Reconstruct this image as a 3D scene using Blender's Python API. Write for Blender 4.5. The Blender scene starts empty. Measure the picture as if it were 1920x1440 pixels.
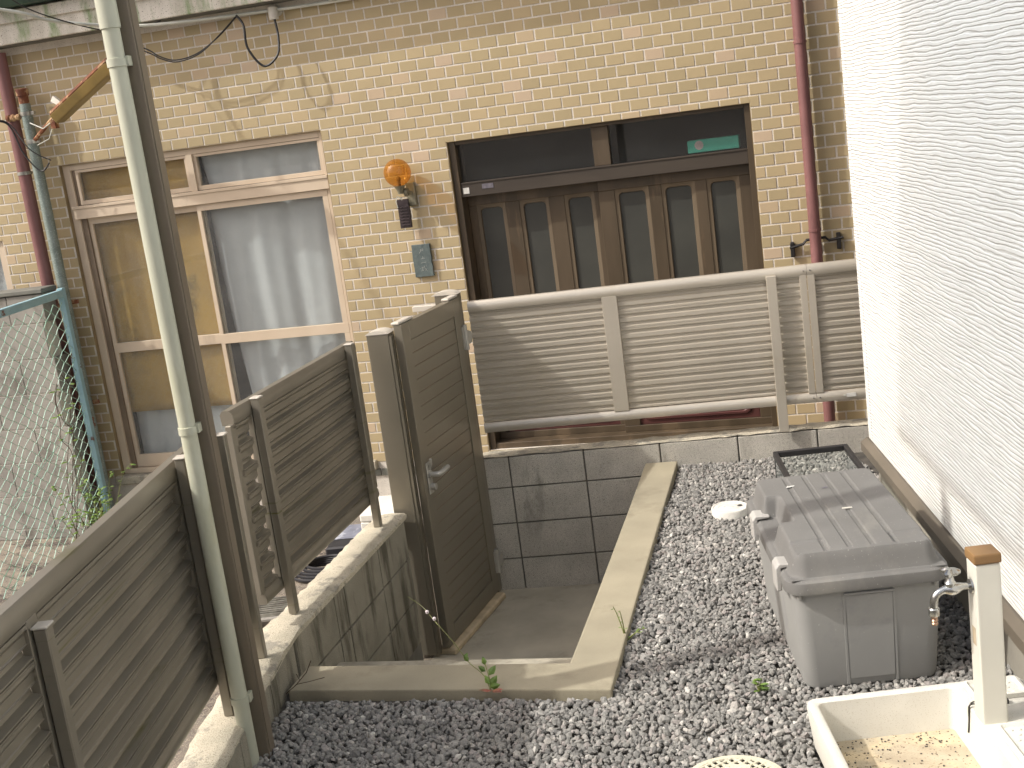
import bpy, bmesh, math, random
import numpy as np
from mathutils import Vector, Matrix

SC = bpy.context.scene
COL = SC.collection
R_ = math.radians
random.seed(7)
RNG = np.random.default_rng(7)

# ------------------------------------------------------------------ camera
CAM_POS = Vector((3.102, -7.600, 1.868))
YAW, PITCH, ROLL, FPX = -0.2646, 0.2111, -0.1338, 2315.0
cd = bpy.data.cameras.new('camera'); co = bpy.data.objects.new('camera', cd); COL.objects.link(co)
cd.sensor_fit = 'HORIZONTAL'; cd.sensor_width = 36.0; cd.lens = FPX / 1920 * 36.0
cd.clip_start = 0.05; cd.clip_end = 1000
_f = Vector((math.sin(YAW) * math.cos(PITCH), math.cos(YAW) * math.cos(PITCH), -math.sin(PITCH)))
_r = Vector((math.cos(YAW), -math.sin(YAW), 0)); _u = _r.cross(_f)
_r2 = _r * math.cos(ROLL) + _u * math.sin(ROLL); _u2 = -_r * math.sin(ROLL) + _u * math.cos(ROLL)
m = Matrix((_r2, _u2, -_f)).transposed().to_4x4(); m.translation = CAM_POS
co.matrix_world = m
SC.camera = co

# ------------------------------------------------------------------ sky, sun, exposure
SUN_AZ, SUN_EL = R_(64.0), R_(44.0)          # azimuth measured from the facade normal (-Y) towards -X
S = Vector((-math.sin(SUN_AZ) * math.cos(SUN_EL), -math.cos(SUN_AZ) * math.cos(SUN_EL), math.sin(SUN_EL)))
w = bpy.data.worlds.new('World'); SC.world = w; w.use_nodes = True
nt = w.node_tree; nt.nodes.clear()
sk = nt.nodes.new('ShaderNodeTexSky'); sk.sky_type = 'NISHITA'; sk.sun_disc = False
sk.sun_elevation = SUN_EL; sk.sun_rotation = math.atan2(S.x, S.y)
sk.air_density = 0.55; sk.dust_density = 7.0; sk.ozone_density = 0.4
bg = nt.nodes.new('ShaderNodeBackground'); bg.inputs['Strength'].default_value = 0.15
wo = nt.nodes.new('ShaderNodeOutputWorld')
nt.links.new(sk.outputs[0], bg.inputs[0]); nt.links.new(bg.outputs[0], wo.inputs[0])
sl = bpy.data.lights.new('sun', 'SUN'); sl.energy = 2.7; sl.angle = R_(0.9); sl.color = (1.0, 0.965, 0.91)
so = bpy.data.objects.new('sun', sl); COL.objects.link(so)
so.rotation_euler = (-S).to_track_quat('-Z', 'Y').to_euler(); so.location = S * 20
SC.view_settings.view_transform = 'Standard'; SC.view_settings.look = 'None'
SC.view_settings.exposure = 0.28; SC.view_settings.gamma = 1.0; SC.view_settings.use_curve_mapping = False

# ------------------------------------------------------------------ helpers
def lin(c):
    return tuple(((v / 255) / 12.92 if v / 255 <= 0.04045 else ((v / 255 + 0.055) / 1.055) ** 2.4) for v in c)

MATS = {}
def mat(name, c1, c2=None, scale=6, detail=6, rough=0.6, metal=0.0, bump=0.0, bscale=80, stretch=(1, 1, 1),
        spot=None, spot_at=0.62, spot_scale=3.0, spot_stretch=(1, 1, 1), spot_w=0.08, spec=0.5, rvar=0.0, island=0.0, contrast=0.15,
        fine=None, fine_at=0.62, fine_scale=220):
    """procedural paint / mineral: two-tone noise, optional large stains (spot), fine specks, bump"""
    mt = bpy.data.materials.new(name); mt.use_nodes = True; MATS[name] = mt
    n = mt.node_tree.nodes; L = mt.node_tree.links
    b = n['Principled BSDF']; b.inputs['Metallic'].default_value = metal
    b.inputs['Roughness'].default_value = rough; b.inputs['Specular IOR Level'].default_value = spec
    g = n.new('ShaderNodeNewGeometry')
    def mapped(st):
        mp = n.new('ShaderNodeMapping'); mp.inputs['Scale'].default_value = st
        L.new(g.outputs['Position'], mp.inputs['Vector']); return mp.outputs[0]
    col = None
    if c2 is None: c2 = tuple(v * 0.82 for v in c1)
    nz = n.new('ShaderNodeTexNoise'); nz.inputs['Scale'].default_value = scale; nz.inputs['Detail'].default_value = detail
    L.new(mapped(stretch), nz.inputs['Vector'])
    rp = n.new('ShaderNodeValToRGB'); rp.color_ramp.elements[0].position = 0.5 - contrast; rp.color_ramp.elements[1].position = 0.5 + contrast
    rp.color_ramp.elements[0].color = (*lin(c2), 1); rp.color_ramp.elements[1].color = (*lin(c1), 1)
    L.new(nz.outputs['Fac'], rp.inputs[0]); col = rp.outputs[0]
    def over(c, at, wd, sc, st, dt=8):
        nonlocal col
        n2 = n.new('ShaderNodeTexNoise'); n2.inputs['Scale'].default_value = sc; n2.inputs['Detail'].default_value = dt
        n2.inputs['Roughness'].default_value = 0.65
        L.new(mapped(st), n2.inputs['Vector'])
        mr = n.new('ShaderNodeMapRange'); mr.inputs['From Min'].default_value = at - 0.03; mr.inputs['From Max'].default_value = at - 0.03 + wd * 0.6
        L.new(n2.outputs['Fac'], mr.inputs['Value'])
        mx = n.new('ShaderNodeMix'); mx.data_type = 'RGBA'
        L.new(mr.outputs[0], mx.inputs[0]); L.new(col, mx.inputs[6]); mx.inputs[7].default_value = (*lin(c), 1); col = mx.outputs[2]
    if spot: over(spot, spot_at, spot_w, spot_scale, spot_stretch)
    if fine: over(fine, fine_at, 0.06, fine_scale, (1, 1, 1), 3)
    if island:
        hv = n.new('ShaderNodeHueSaturation'); mr = n.new('ShaderNodeMapRange')
        mr.inputs['To Min'].default_value = 1 - island; mr.inputs['To Max'].default_value = 1 + island
        L.new(g.outputs['Random Per Island'], mr.inputs['Value']); L.new(mr.outputs[0], hv.inputs['Value'])
        L.new(col, hv.inputs['Color']); col = hv.outputs[0]
    L.new(col, b.inputs['Base Color'])
    if rvar:
        mr = n.new('ShaderNodeMapRange'); mr.inputs['To Min'].default_value = rough - rvar; mr.inputs['To Max'].default_value = rough + rvar
        L.new(nz.outputs['Fac'], mr.inputs['Value']); L.new(mr.outputs[0], b.inputs['Roughness'])
    if bump:
        n3 = n.new('ShaderNodeTexNoise'); n3.inputs['Scale'].default_value = bscale; n3.inputs['Detail'].default_value = 5
        L.new(mapped(stretch), n3.inputs['Vector'])
        bp = n.new('ShaderNodeBump'); bp.inputs['Strength'].default_value = bump; bp.inputs['Distance'].default_value = 0.004
        L.new(n3.outputs['Fac'], bp.inputs['Height']); L.new(bp.outputs[0], b.inputs['Normal'])
    return mt

def glass(name, tint=(1, 1, 1), ior=1.5, rough=0.0, haze=0.0, hazecol=(200, 205, 205)):
    """thin pane: clear transmission with Fresnel reflection and a film of dust"""
    mt = bpy.data.materials.new(name); mt.use_nodes = True; MATS[name] = mt
    n = mt.node_tree.nodes; L = mt.node_tree.links; n.clear()
    o = n.new('ShaderNodeOutputMaterial'); t = n.new('ShaderNodeBsdfTransparent'); t.inputs[0].default_value = (*tint, 1)
    gl = n.new('ShaderNodeBsdfGlossy'); gl.inputs['Roughness'].default_value = rough
    fr = n.new('ShaderNodeFresnel'); gb = n.new('ShaderNodeNewGeometry'); io = n.new('ShaderNodeMapRange')
    io.inputs['To Min'].default_value = ior; io.inputs['To Max'].default_value = 1 / ior      # same reflectance from both sides of a sheet
    L.new(gb.outputs['Backfacing'], io.inputs['Value']); L.new(io.outputs[0], fr.inputs['IOR'])
    mx = n.new('ShaderNodeMixShader'); L.new(fr.outputs[0], mx.inputs[0]); L.new(t.outputs[0], mx.inputs[1]); L.new(gl.outputs[0], mx.inputs[2])
    out = mx.outputs[0]
    if haze:
        df = n.new('ShaderNodeBsdfDiffuse'); df.inputs[0].default_value = (*lin(hazecol), 1)
        nz = n.new('ShaderNodeTexNoise'); nz.inputs['Scale'].default_value = 5; nz.inputs['Detail'].default_value = 6
        g = n.new('ShaderNodeNewGeometry'); L.new(g.outputs['Position'], nz.inputs['Vector'])
        mr = n.new('ShaderNodeMapRange'); mr.inputs['To Min'].default_value = haze * 0.3; mr.inputs['To Max'].default_value = haze * 1.7
        L.new(nz.outputs['Fac'], mr.inputs['Value'])
        m2 = n.new('ShaderNodeMixShader'); L.new(mr.outputs[0], m2.inputs[0]); L.new(out, m2.inputs[1]); L.new(df.outputs[0], m2.inputs[2]); out = m2.outputs[0]
    L.new(out, o.inputs[0]); return mt

WM = {}     # world matrix of every object built here
def wmat(o): return WM.get(o.name, Matrix.Identity(4))

def thing(name, label, cat, loc=(0, 0, 0), rz=0.0, group=None):
    o = bpy.data.objects.new(name, None); COL.objects.link(o); o.empty_display_size = 0.1
    o.location = loc; o.rotation_euler = (0, 0, rz)
    WM[o.name] = Matrix.Translation(loc) @ Matrix.Rotation(rz, 4, 'Z')
    tag(o, label, cat, group); return o

def tag(o, label=None, cat=None, group=None, kind=None):
    if label: o['label'] = label
    if cat: o['category'] = cat
    if group: o['group'] = group
    if kind: o['kind'] = kind
    return o

class MB:
    """collects shapes; build() links them as ONE mesh object. Coordinates are those of the frame F (default: the parent's)"""
    def __init__(s): s.v = []; s.f = []
    def add(s, v, f):
        o = len(s.v); s.v += [tuple(p) for p in v]; s.f += [tuple(i + o for i in q) for q in f]; return s
    def box(s, x0, x1, y0, y1, z0, z1):
        v = [(x, y, z) for z in (z0, z1) for y in (y0, y1) for x in (x0, x1)]
        return s.add(v, [(0, 2, 3, 1), (4, 5, 7, 6), (0, 1, 5, 4), (2, 6, 7, 3), (0, 4, 6, 2), (1, 3, 7, 5)])
    def prism(s, poly, a0, a1, axis='x'):
        """poly: CCW 2-D points; extruded along axis. x: poly=(y,z); y: poly=(x,z); z: poly=(x,y)"""
        n = len(poly)
        def P(p, a): return {'x': (a, p[0], p[1]), 'y': (p[0], a, p[1]), 'z': (p[0], p[1], a)}[axis]
        v = [P(p, a0) for p in poly] + [P(p, a1) for p in poly]
        f = [(i, (i + 1) % n, (i + 1) % n + n, i + n) for i in range(n)] + [tuple(range(n))[::-1], tuple(range(n, 2 * n))]
        return s.add(v, f)
    def loft(s, rings, cap0=True, cap1=True, closed=False):
        n = len(rings[0]); v = [p for r in rings for p in r]; f = []
        m_ = len(rings)
        for k in range(m_ - (0 if closed else 1)):
            a, b = k * n, ((k + 1) % m_) * n
            f += [(a + i, a + (i + 1) % n, b + (i + 1) % n, b + i) for i in range(n)]
        if cap0: f.append(tuple(range(n))[::-1])
        if cap1: f.append(tuple(range((m_ - 1) * n, m_ * n)))
        return s.add(v, f)
    def tube(s, path, r, n=8, cap=True):
        path = [Vector(p) for p in path]; rings = []; up = None
        rr = r if isinstance(r, (list, tuple)) else [r] * len(path)
        for i, p in enumerate(path):
            d = (path[min(i + 1, len(path) - 1)] - path[max(i - 1, 0)]).normalized()
            if up is None:
                up = Vector((0, 0, 1)) if abs(d.z) < 0.9 else Vector((1, 0, 0))
            a = (up - d * up.dot(d)).normalized(); b = d.cross(a); up = a
            rings.append([p + (a * math.cos(t) + b * math.sin(t)) * rr[i] for t in [2 * math.pi * k / n for k in range(n)]])
        return s.loft(rings, cap, cap)
    def lathe(s, prof, c=(0, 0, 0), n=24, axis='z', cap=True):
        rings = []
        for r, h in prof:
            ring = []
            for k in range(n):
                t = 2 * math.pi * k / n; a, b = max(r, 1e-5) * math.cos(t), max(r, 1e-5) * math.sin(t)
                ring.append({'z': (c[0] + a, c[1] + b, c[2] + h), 'x': (c[0] + h, c[1] + a, c[2] + b), 'y': (c[0] + b, c[1] + h, c[2] + a)}[axis])
            rings.append(ring)
        return s.loft(rings, cap, cap)
    def mesh(s, name, bevel=0.0, smooth=False, seg=1):
        me = bpy.data.meshes.new(name)
        bm = bmesh.new()
        vs = [bm.verts.new(p) for p in s.v]
        for q in s.f:
            try: bm.faces.new([vs[i] for i in q])
            except ValueError: pass
        bmesh.ops.recalc_face_normals(bm, faces=bm.faces)
        if bevel:
            ed = [e for e in bm.edges if len(e.link_faces) == 2 and e.calc_face_angle(0) > 0.5]
            bmesh.ops.bevel(bm, geom=ed, offset=bevel, segments=seg, affect='EDGES', profile=0.6, clamp_overlap=True)
        bm.to_mesh(me); bm.free()
        if smooth:
            me.shade_smooth(); me.set_sharp_from_angle(angle=R_(38))
        return me
    def build(s, name, mt, parent=None, world=False, bevel=0.0, smooth=False, seg=1, kind=None, label=None):
        if world and parent is not None:
            inv = wmat(parent).inverted(); s.v = [tuple(inv @ Vector(p)) for p in s.v]
        me = s.mesh(name, bevel, smooth, seg); me.materials.append(MATS[mt])
        o = bpy.data.objects.new(name, me); COL.objects.link(o)
        if parent is not None: o.parent = parent; WM[o.name] = wmat(parent)
        if kind: o['kind'] = kind
        if label: o['label'] = label
        return o

def link(name, me, parent, loc=(0, 0, 0), rot=None, scale=None):
    """one more object on shared mesh data; loc in the parent's frame"""
    o = bpy.data.objects.new(name, me); COL.objects.link(o); o.location = loc
    if rot: o.rotation_euler = rot
    if scale: o.scale = scale
    if parent is not None: o.parent = parent
    return o

def rr(w_, d_, r, z, n=5, cx=0.0, cy=0.0):
    pts = []
    for sx, sy, a0 in ((1, 1, 0), (-1, 1, 90), (-1, -1, 180), (1, -1, 270)):
        for k in range(n + 1):
            t = R_(a0 + 90 * k / n)
            pts.append((cx + sx * (w_ / 2 - r) + r * math.cos(t), cy + sy * (d_ / 2 - r) + r * math.sin(t), z))
    return pts

# ------------------------------------------------------------------ materials
def brick_material():
    mt = bpy.data.materials.new('tile'); mt.use_nodes = True; MATS['tile'] = mt
    n = mt.node_tree.nodes; L = mt.node_tree.links; b = n['Principled BSDF']
    g = n.new('ShaderNodeNewGeometry'); sp = n.new('ShaderNodeSeparateXYZ'); L.new(g.outputs['Position'], sp.inputs[0])
    def mth(op, a, c=None):
        x = n.new('ShaderNodeMath'); x.operation = op
        for i, v in enumerate((a, c)):
            if v is None: continue
            if isinstance(v, (int, float)): x.inputs[i].default_value = v
            else: L.new(v, x.inputs[i])
        return x.outputs[0]
    row = mth('FLOOR', mth('DIVIDE', mth('SUBTRACT', sp.outputs[2], 1.947), 0.07))
    par = mth('ABSOLUTE', mth('MODULO', row, 2.0))
    colx = mth('FLOOR', mth('SUBTRACT', mth('DIVIDE', sp.outputs[0], 0.118), mth('MULTIPLY', par, 0.5)))
    cb = n.new('ShaderNodeCombineXYZ'); L.new(row, cb.inputs[0]); L.new(colx, cb.inputs[1])
    wn = n.new('ShaderNodeTexWhiteNoise'); L.new(cb.outputs[0], wn.inputs['Vector'])
    rp = n.new('ShaderNodeValToRGB'); rp.color_ramp.interpolation = 'LINEAR'
    e = rp.color_ramp.elements; e[0].position = 0; e[0].color = (*lin((170, 155, 121)), 1); e[1].position = 1.0; e[1].color = (*lin((190, 171, 146)), 1)
    for p, c in ((0.45, (176, 160, 125)), (0.8, (180, 163, 128)), (0.93, (183, 165, 130)), (0.965, (190, 170, 143))):
        q = e.new(p); q.color = (*lin(c), 1)
    L.new(wn.outputs['Value'], rp.inputs[0])
    nz = n.new('ShaderNodeTexNoise'); nz.inputs['Scale'].default_value = 420; nz.inputs['Detail'].default_value = 3; L.new(g.outputs['Position'], nz.inputs['Vector'])
    n2 = n.new('ShaderNodeTexNoise'); n2.inputs['Scale'].default_value = 2.2; n2.inputs['Detail'].default_value = 7; L.new(g.outputs['Position'], n2.inputs['Vector'])
    hv = n.new('ShaderNodeHueSaturation'); L.new(rp.outputs[0], hv.inputs['Color'])
    mr = n.new('ShaderNodeMapRange'); mr.inputs['To Min'].default_value = 0.78; mr.inputs['To Max'].default_value = 1.2
    L.new(mth('ADD', mth('MULTIPLY', nz.outputs['Fac'], 0.45), mth('MULTIPLY', n2.outputs['Fac'], 0.55)), mr.inputs['Value']); L.new(mr.outputs[0], hv.inputs['Value'])
    L.new(hv.outputs[0], b.inputs['Base Color']); b.inputs['Roughness'].default_value = 0.62; b.inputs['Specular IOR Level'].default_value = 0.35
    bp = n.new('ShaderNodeBump'); bp.inputs['Strength'].default_value = 0.3; bp.inputs['Distance'].default_value = 0.002
    L.new(nz.outputs['Fac'], bp.inputs['Height']); L.new(bp.outputs[0], b.inputs['Normal'])
brick_material()

def siding_material():
    """white cement siding pressed with long, wandering horizontal ripples"""
    mt = bpy.data.materials.new('siding'); mt.use_nodes = True; MATS['siding'] = mt
    n = mt.node_tree.nodes; L = mt.node_tree.links; b = n['Principled BSDF']
    tc = n.new('ShaderNodeTexCoord')
    mp = n.new('ShaderNodeMapping'); mp.inputs['Scale'].default_value = (1, 2.2, 7.0); L.new(tc.outputs['Object'], mp.inputs['Vector'])
    nz = n.new('ShaderNodeTexNoise'); nz.inputs['Scale'].default_value = 1.5; nz.inputs['Detail'].default_value = 4; L.new(mp.outputs[0], nz.inputs['Vector'])
    wv = n.new('ShaderNodeTexWave'); wv.wave_type = 'BANDS'; wv.bands_direction = 'Z'; wv.wave_profile = 'SIN'
    wv.inputs['Scale'].default_value = 10.0; wv.inputs['Distortion'].default_value = 7.0; wv.inputs['Detail'].default_value = 2.6
    wv.inputs['Detail Scale'].default_value = 1.2; wv.inputs['Detail Roughness'].default_value = 0.62
    m2 = n.new('ShaderNodeMapping'); m2.inputs['Scale'].default_value = (1, 0.27, 2.3); L.new(tc.outputs['Object'], m2.inputs['Vector']); L.new(m2.outputs[0], wv.inputs['Vector'])
    rp = n.new('ShaderNodeValToRGB'); rp.color_ramp.elements[0].position = 0.08; rp.color_ramp.elements[1].position = 0.55; L.new(wv.outputs['Fac'], rp.inputs[0])
    bp = n.new('ShaderNodeBump'); bp.inputs['Strength'].default_value = 0.65; bp.inputs['Distance'].default_value = 0.005
    L.new(rp.outputs[0], bp.inputs['Height']); L.new(bp.outputs[0], b.inputs['Normal'])
    cr = n.new('ShaderNodeValToRGB'); cr.color_ramp.elements[0].color = (*lin((214, 214, 209)), 1); cr.color_ramp.elements[1].color = (*lin((224, 224, 219)), 1)
    L.new(nz.outputs['Fac'], cr.inputs[0]); L.new(cr.outputs[0], b.inputs['Base Color']); b.inputs['Roughness'].default_value = 0.75
siding_material()

def stone_material(name, ramp, bumpy=0.5):
    mt = bpy.data.materials.new(name); mt.use_nodes = True; MATS[name] = mt
    n = mt.node_tree.nodes; L = mt.node_tree.links; b = n['Principled BSDF']
    g = n.new('ShaderNodeNewGeometry'); rp = n.new('ShaderNodeValToRGB'); e = rp.color_ramp.elements
    e[0].position = 0; e[0].color = (*lin(ramp[0][1]), 1); e[1].position = 1; e[1].color = (*lin(ramp[-1][1]), 1)
    for p, c in ramp[1:-1]: q = e.new(p); q.color = (*lin(c), 1)
    L.new(g.outputs['Random Per Island'], rp.inputs[0])
    nz = n.new('ShaderNodeTexNoise'); nz.inputs['Scale'].default_value = 160; nz.inputs['Detail'].default_value = 4; L.new(g.outputs['Position'], nz.inputs['Vector'])
    hv = n.new('ShaderNodeHueSaturation'); mr = n.new('ShaderNodeMapRange'); mr.inputs['To Min'].default_value = 0.75; mr.inputs['To Max'].default_value = 1.3
    L.new(nz.outputs['Fac'], mr.inputs['Value']); L.new(mr.outputs[0], hv.inputs['Value']); L.new(rp.outputs[0], hv.inputs['Color'])
    L.new(hv.outputs[0], b.inputs['Base Color']); b.inputs['Roughness'].default_value = 0.8
    bp = n.new('ShaderNodeBump'); bp.inputs['Strength'].default_value = bumpy; bp.inputs['Distance'].default_value = 0.003
    L.new(nz.outputs['Fac'], bp.inputs['Height']); L.new(bp.outputs[0], b.inputs['Normal'])
stone_material('gravel', [(0, (112, 111, 108)), (0.3, (129, 128, 124)), (0.55, (139, 138, 133)), (0.75, (150, 148, 143)), (0.88, (144, 138, 134)), (0.96, (168, 165, 158)), (1, (194, 192, 185))])

def leaf_material(name, c1, c2):
    mt = mat(name, c1, c2, scale=30, rough=0.5, island=0.25)
    b = mt.node_tree.nodes['Principled BSDF']
    b.inputs['Transmission Weight'].default_value = 0.0
    return mt

mat('mortar', (218, 212, 200), (202, 196, 184), scale=9, rough=0.9, bump=0.3, bscale=300, fine=(150, 142, 128), fine_at=0.64)
mat('sash', (206, 190, 168), (196, 179, 156), scale=3, rough=0.42, rvar=0.05, spot=(176, 160, 140), spot_at=0.62, spot_scale=2.5, spot_stretch=(1, 1, 0.3), spot_w=0.2)
mat('sash_dark', (128, 112, 94), (112, 98, 82), scale=5, rough=0.5)
mat('reveal', (150, 132, 98), (132, 116, 86), scale=6, rough=0.85, bump=0.2)
mat('door_brown', (86, 74, 58), (72, 62, 48), scale=8, rough=0.42, stretch=(1, 1, 0.15), rvar=0.08, spot=(96, 82, 64), spot_at=0.6, spot_scale=4, spot_stretch=(1, 1, 0.2))
mat('door_mould', (110, 97, 78), (96, 84, 67), scale=8, rough=0.45, stretch=(1, 1, 0.2))
mat('door_bar', (70, 63, 55), (58, 52, 46), scale=6, rough=0.4, stretch=(0.2, 1, 1))
mat('door_panel_red', (90, 56, 53), (76, 46, 45), scale=10, rough=0.35, stretch=(0.2, 1, 1))
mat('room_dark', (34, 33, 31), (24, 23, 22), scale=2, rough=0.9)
mat('burlap', (204, 164, 84), (176, 138, 66), scale=5, detail=9, rough=0.95, bump=0.12, bscale=260, stretch=(1, 1, 0.5), spot=(138, 114, 66), spot_at=0.58, spot_scale=3, spot_w=0.25, fine=(196, 170, 108), fine_at=0.6, fine_scale=160)
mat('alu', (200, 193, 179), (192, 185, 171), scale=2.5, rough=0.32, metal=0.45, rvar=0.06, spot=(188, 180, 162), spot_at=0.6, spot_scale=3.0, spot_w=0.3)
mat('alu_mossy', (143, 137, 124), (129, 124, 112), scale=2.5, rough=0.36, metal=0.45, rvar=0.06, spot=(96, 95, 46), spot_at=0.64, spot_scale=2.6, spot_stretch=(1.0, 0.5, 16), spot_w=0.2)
mat('alu_cap', (196, 190, 178), (184, 178, 166), scale=4, rough=0.45)
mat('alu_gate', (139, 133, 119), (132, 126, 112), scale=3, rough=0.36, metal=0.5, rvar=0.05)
mat('hinge_grey', (182, 180, 172), (166, 164, 156), scale=8, rough=0.42, metal=0.3)
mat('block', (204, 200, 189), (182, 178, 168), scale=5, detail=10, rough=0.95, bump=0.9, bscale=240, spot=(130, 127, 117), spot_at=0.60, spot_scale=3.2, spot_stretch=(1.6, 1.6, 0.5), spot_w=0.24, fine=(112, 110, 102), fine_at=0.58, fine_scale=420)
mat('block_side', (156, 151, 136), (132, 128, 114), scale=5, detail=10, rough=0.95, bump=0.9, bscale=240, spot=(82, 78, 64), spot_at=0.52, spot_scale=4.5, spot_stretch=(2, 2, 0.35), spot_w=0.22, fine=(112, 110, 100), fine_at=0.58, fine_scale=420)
mat('joint', (124, 121, 113), (106, 104, 97), scale=10, rough=0.95)
mat('coping', (196, 188, 168), (172, 166, 148), scale=7, detail=10, rough=0.92, bump=0.7, bscale=160, spot=(146, 142, 130), spot_at=0.56, spot_scale=9, spot_w=0.1, fine=(128, 122, 108), fine_at=0.6, fine_scale=260)
mat('curb', (164, 156, 134), (150, 143, 123), scale=4, detail=9, rough=0.9, bump=0.25, bscale=260, spot=(140, 133, 114), spot_at=0.55, spot_scale=3, spot_w=0.2, fine=(132, 126, 109), fine_at=0.66, fine_scale=300)
mat('pit_concrete', (190, 184, 166), (164, 158, 142), scale=3, detail=9, rough=0.85, bump=0.3, bscale=120, spot=(132, 127, 113), spot_at=0.54, spot_scale=2.5, spot_w=0.25)
mat('threshold', (196, 180, 150), (170, 156, 130), scale=12, rough=0.9, bump=0.3)
mat('foundation', (150, 146, 134), (138, 134, 124), scale=4, rough=0.9, bump=0.2)
mat('flashing', (108, 100, 88), (98, 91, 80), scale=3, rough=0.45)
mat('pipe_cream', (186, 188, 170), (176, 178, 160), scale=2, rough=0.4, rvar=0.05, spot=(168, 168, 142), spot_at=0.6, spot_scale=3, spot_stretch=(1, 1, 0.3), spot_w=0.2)
mat('post_brown', (122, 112, 97), (114, 104, 90), scale=2.5, rough=0.4, metal=0.2, rvar=0.05)
mat('pipe_maroon', (132, 92, 90), (120, 82, 80), scale=4, rough=0.5, spot=(108, 72, 70), spot_at=0.6, spot_scale=4, spot_stretch=(1, 1, 0.3), spot_w=0.2)
mat('galv', (136, 148, 142), (116, 128, 122), scale=14, detail=8, rough=0.55, metal=0.35, fine=(158, 170, 164), fine_at=0.6, fine_scale=120, spot=(122, 70, 46), spot_at=0.66, spot_scale=5, spot_w=0.06)
mat('rust', (126, 78, 52), (92, 54, 40), scale=16, detail=9, rough=0.9, bump=0.5, spot=(186, 156, 118), spot_at=0.53, spot_scale=9, spot_w=0.15)
mat('lamp_lens', (142, 120, 66), (116, 98, 52), scale=5, rough=0.35, spot=(96, 74, 28), spot_at=0.6)
mat('band_steel', (190, 190, 182), (140, 138, 130), scale=20, rough=0.35, metal=0.7)
mat('frame_blue', (156, 192, 200), (140, 176, 186), scale=8, rough=0.55, spot=(110, 66, 44), spot_at=0.64, spot_scale=7, spot_w=0.06)
mat('wire_green', (188, 214, 200), (150, 192, 172), scale=5, rough=0.5, spot=(84, 140, 110), spot_at=0.6, spot_scale=3, spot_w=0.1)
mat('wall_grey', (156, 152, 144), (138, 135, 128), scale=4, detail=9, rough=0.95, bump=0.6, bscale=220, spot=(112, 108, 100), spot_at=0.56, spot_scale=3, spot_w=0.2)
mat('cable_black', (26, 27, 28), (18, 19, 20), rough=0.5)
mat('conduit', (214, 216, 206), (190, 194, 184), scale=6, rough=0.5)
mat('box_cream', (206, 202, 190), (188, 184, 172), scale=10, rough=0.5)
mat('fascia', (222, 218, 208), (198, 194, 182), scale=9, detail=10, rough=0.9, bump=0.4, bscale=160, stretch=(1, 1, 0.4), spot=(134, 154, 112), spot_at=0.54, spot_scale=5, spot_stretch=(2.0, 1, 0.5), spot_w=0.3, fine=(110, 104, 90), fine_at=0.64, fine_scale=130)
mat('soffit', (120, 120, 112), (104, 104, 98), scale=5, rough=0.9)
mat('gutter_green', (62, 88, 74), (46, 70, 60), scale=6, rough=0.5)
mat('slate', (96, 108, 106), (74, 86, 86), scale=22, detail=8, rough=0.6, bump=0.5, bscale=70, fine=(150, 156, 152), fine_at=0.69, fine_scale=140)
mat('engraved', (206, 210, 204), rough=0.8)
mat('iron_black', (34, 32, 32), (24, 23, 23), scale=20, rough=0.5)
mat('amber_metal', (142, 138, 118), (124, 120, 102), scale=10, rough=0.45, metal=0.3)
mat('bulb_white', (150, 124, 82), rough=0.2)
mat('sensor_brown', (62, 52, 54), (52, 44, 46), scale=10, rough=0.45)
mat('bin_body', (152, 152, 148), (145, 145, 142), scale=3, spec=0.35, rough=0.65, rvar=0.06, fine=(168, 167, 164), fine_at=0.72, fine_scale=90, spot=(132, 132, 133), spot_at=0.6, spot_scale=3, spot_w=0.25)
mat('bin_lid', (118, 117, 114), (109, 108, 105), scale=4, spec=0.3, rough=0.72, rvar=0.06, spot=(130, 128, 122), spot_at=0.57, spot_scale=4, spot_stretch=(1.5, 0.7, 1), spot_w=0.3, fine=(150, 148, 144), fine_at=0.69, fine_scale=120)
mat('bin_latch', (184, 182, 176), (172, 170, 165), scale=6, rough=0.5)
mat('groove_dirt', (92, 90, 86), (78, 76, 72), scale=30, rough=0.9)
mat('pan', (216, 214, 204), (206, 204, 194), scale=8, rough=0.6, fine=(180, 174, 158), fine_at=0.64, fine_scale=320)
mat('pan_sand', (190, 178, 154), (172, 159, 136), scale=14, detail=9, rough=0.9, bump=0.4, bscale=180, fine=(92, 74, 52), fine_at=0.645, fine_scale=90, spot=(208, 190, 156), spot_at=0.55, spot_scale=6, spot_w=0.2)
mat('tap_post', (212, 210, 198), (206, 204, 192), scale=4, rough=0.5)
mat('tap_cap', (142, 110, 70), (132, 101, 63), scale=10, rough=0.5)
mat('chrome', (196, 196, 192), (176, 176, 172), scale=30, rough=0.26, metal=1.0)
mat('copper', (176, 146, 124), (150, 124, 106), scale=30, rough=0.3, metal=1.0)
mat('chain', (96, 94, 90), (70, 68, 64), scale=30, rough=0.35, metal=0.9)
mat('tank_rim', (40, 39, 40), (32, 31, 32), scale=10, rough=0.45)
mat('lid_white', (222, 220, 212), (208, 206, 198), scale=14, rough=0.6, fine=(170, 166, 156), fine_at=0.66)
mat('lid_cream', (212, 208, 186), (196, 192, 170), scale=12, rough=0.65, fine=(160, 154, 134), fine_at=0.64)
mat('lid_tan', (188, 172, 146), (172, 157, 132), scale=20, rough=0.8)
mat('plaster_white', (228, 226, 216), (214, 212, 202), scale=8, rough=0.8)
mat('lane', (136, 126, 112), (108, 102, 94), scale=9, detail=10, rough=0.8, bump=0.9, bscale=90, spot=(70, 62, 58), spot_at=0.54, spot_scale=6, spot_w=0.12, fine=(186, 176, 156), fine_at=0.62, fine_scale=180)
mat('soil', (84, 80, 74), (62, 60, 56), scale=20, rough=0.95, bump=0.5)
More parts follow.
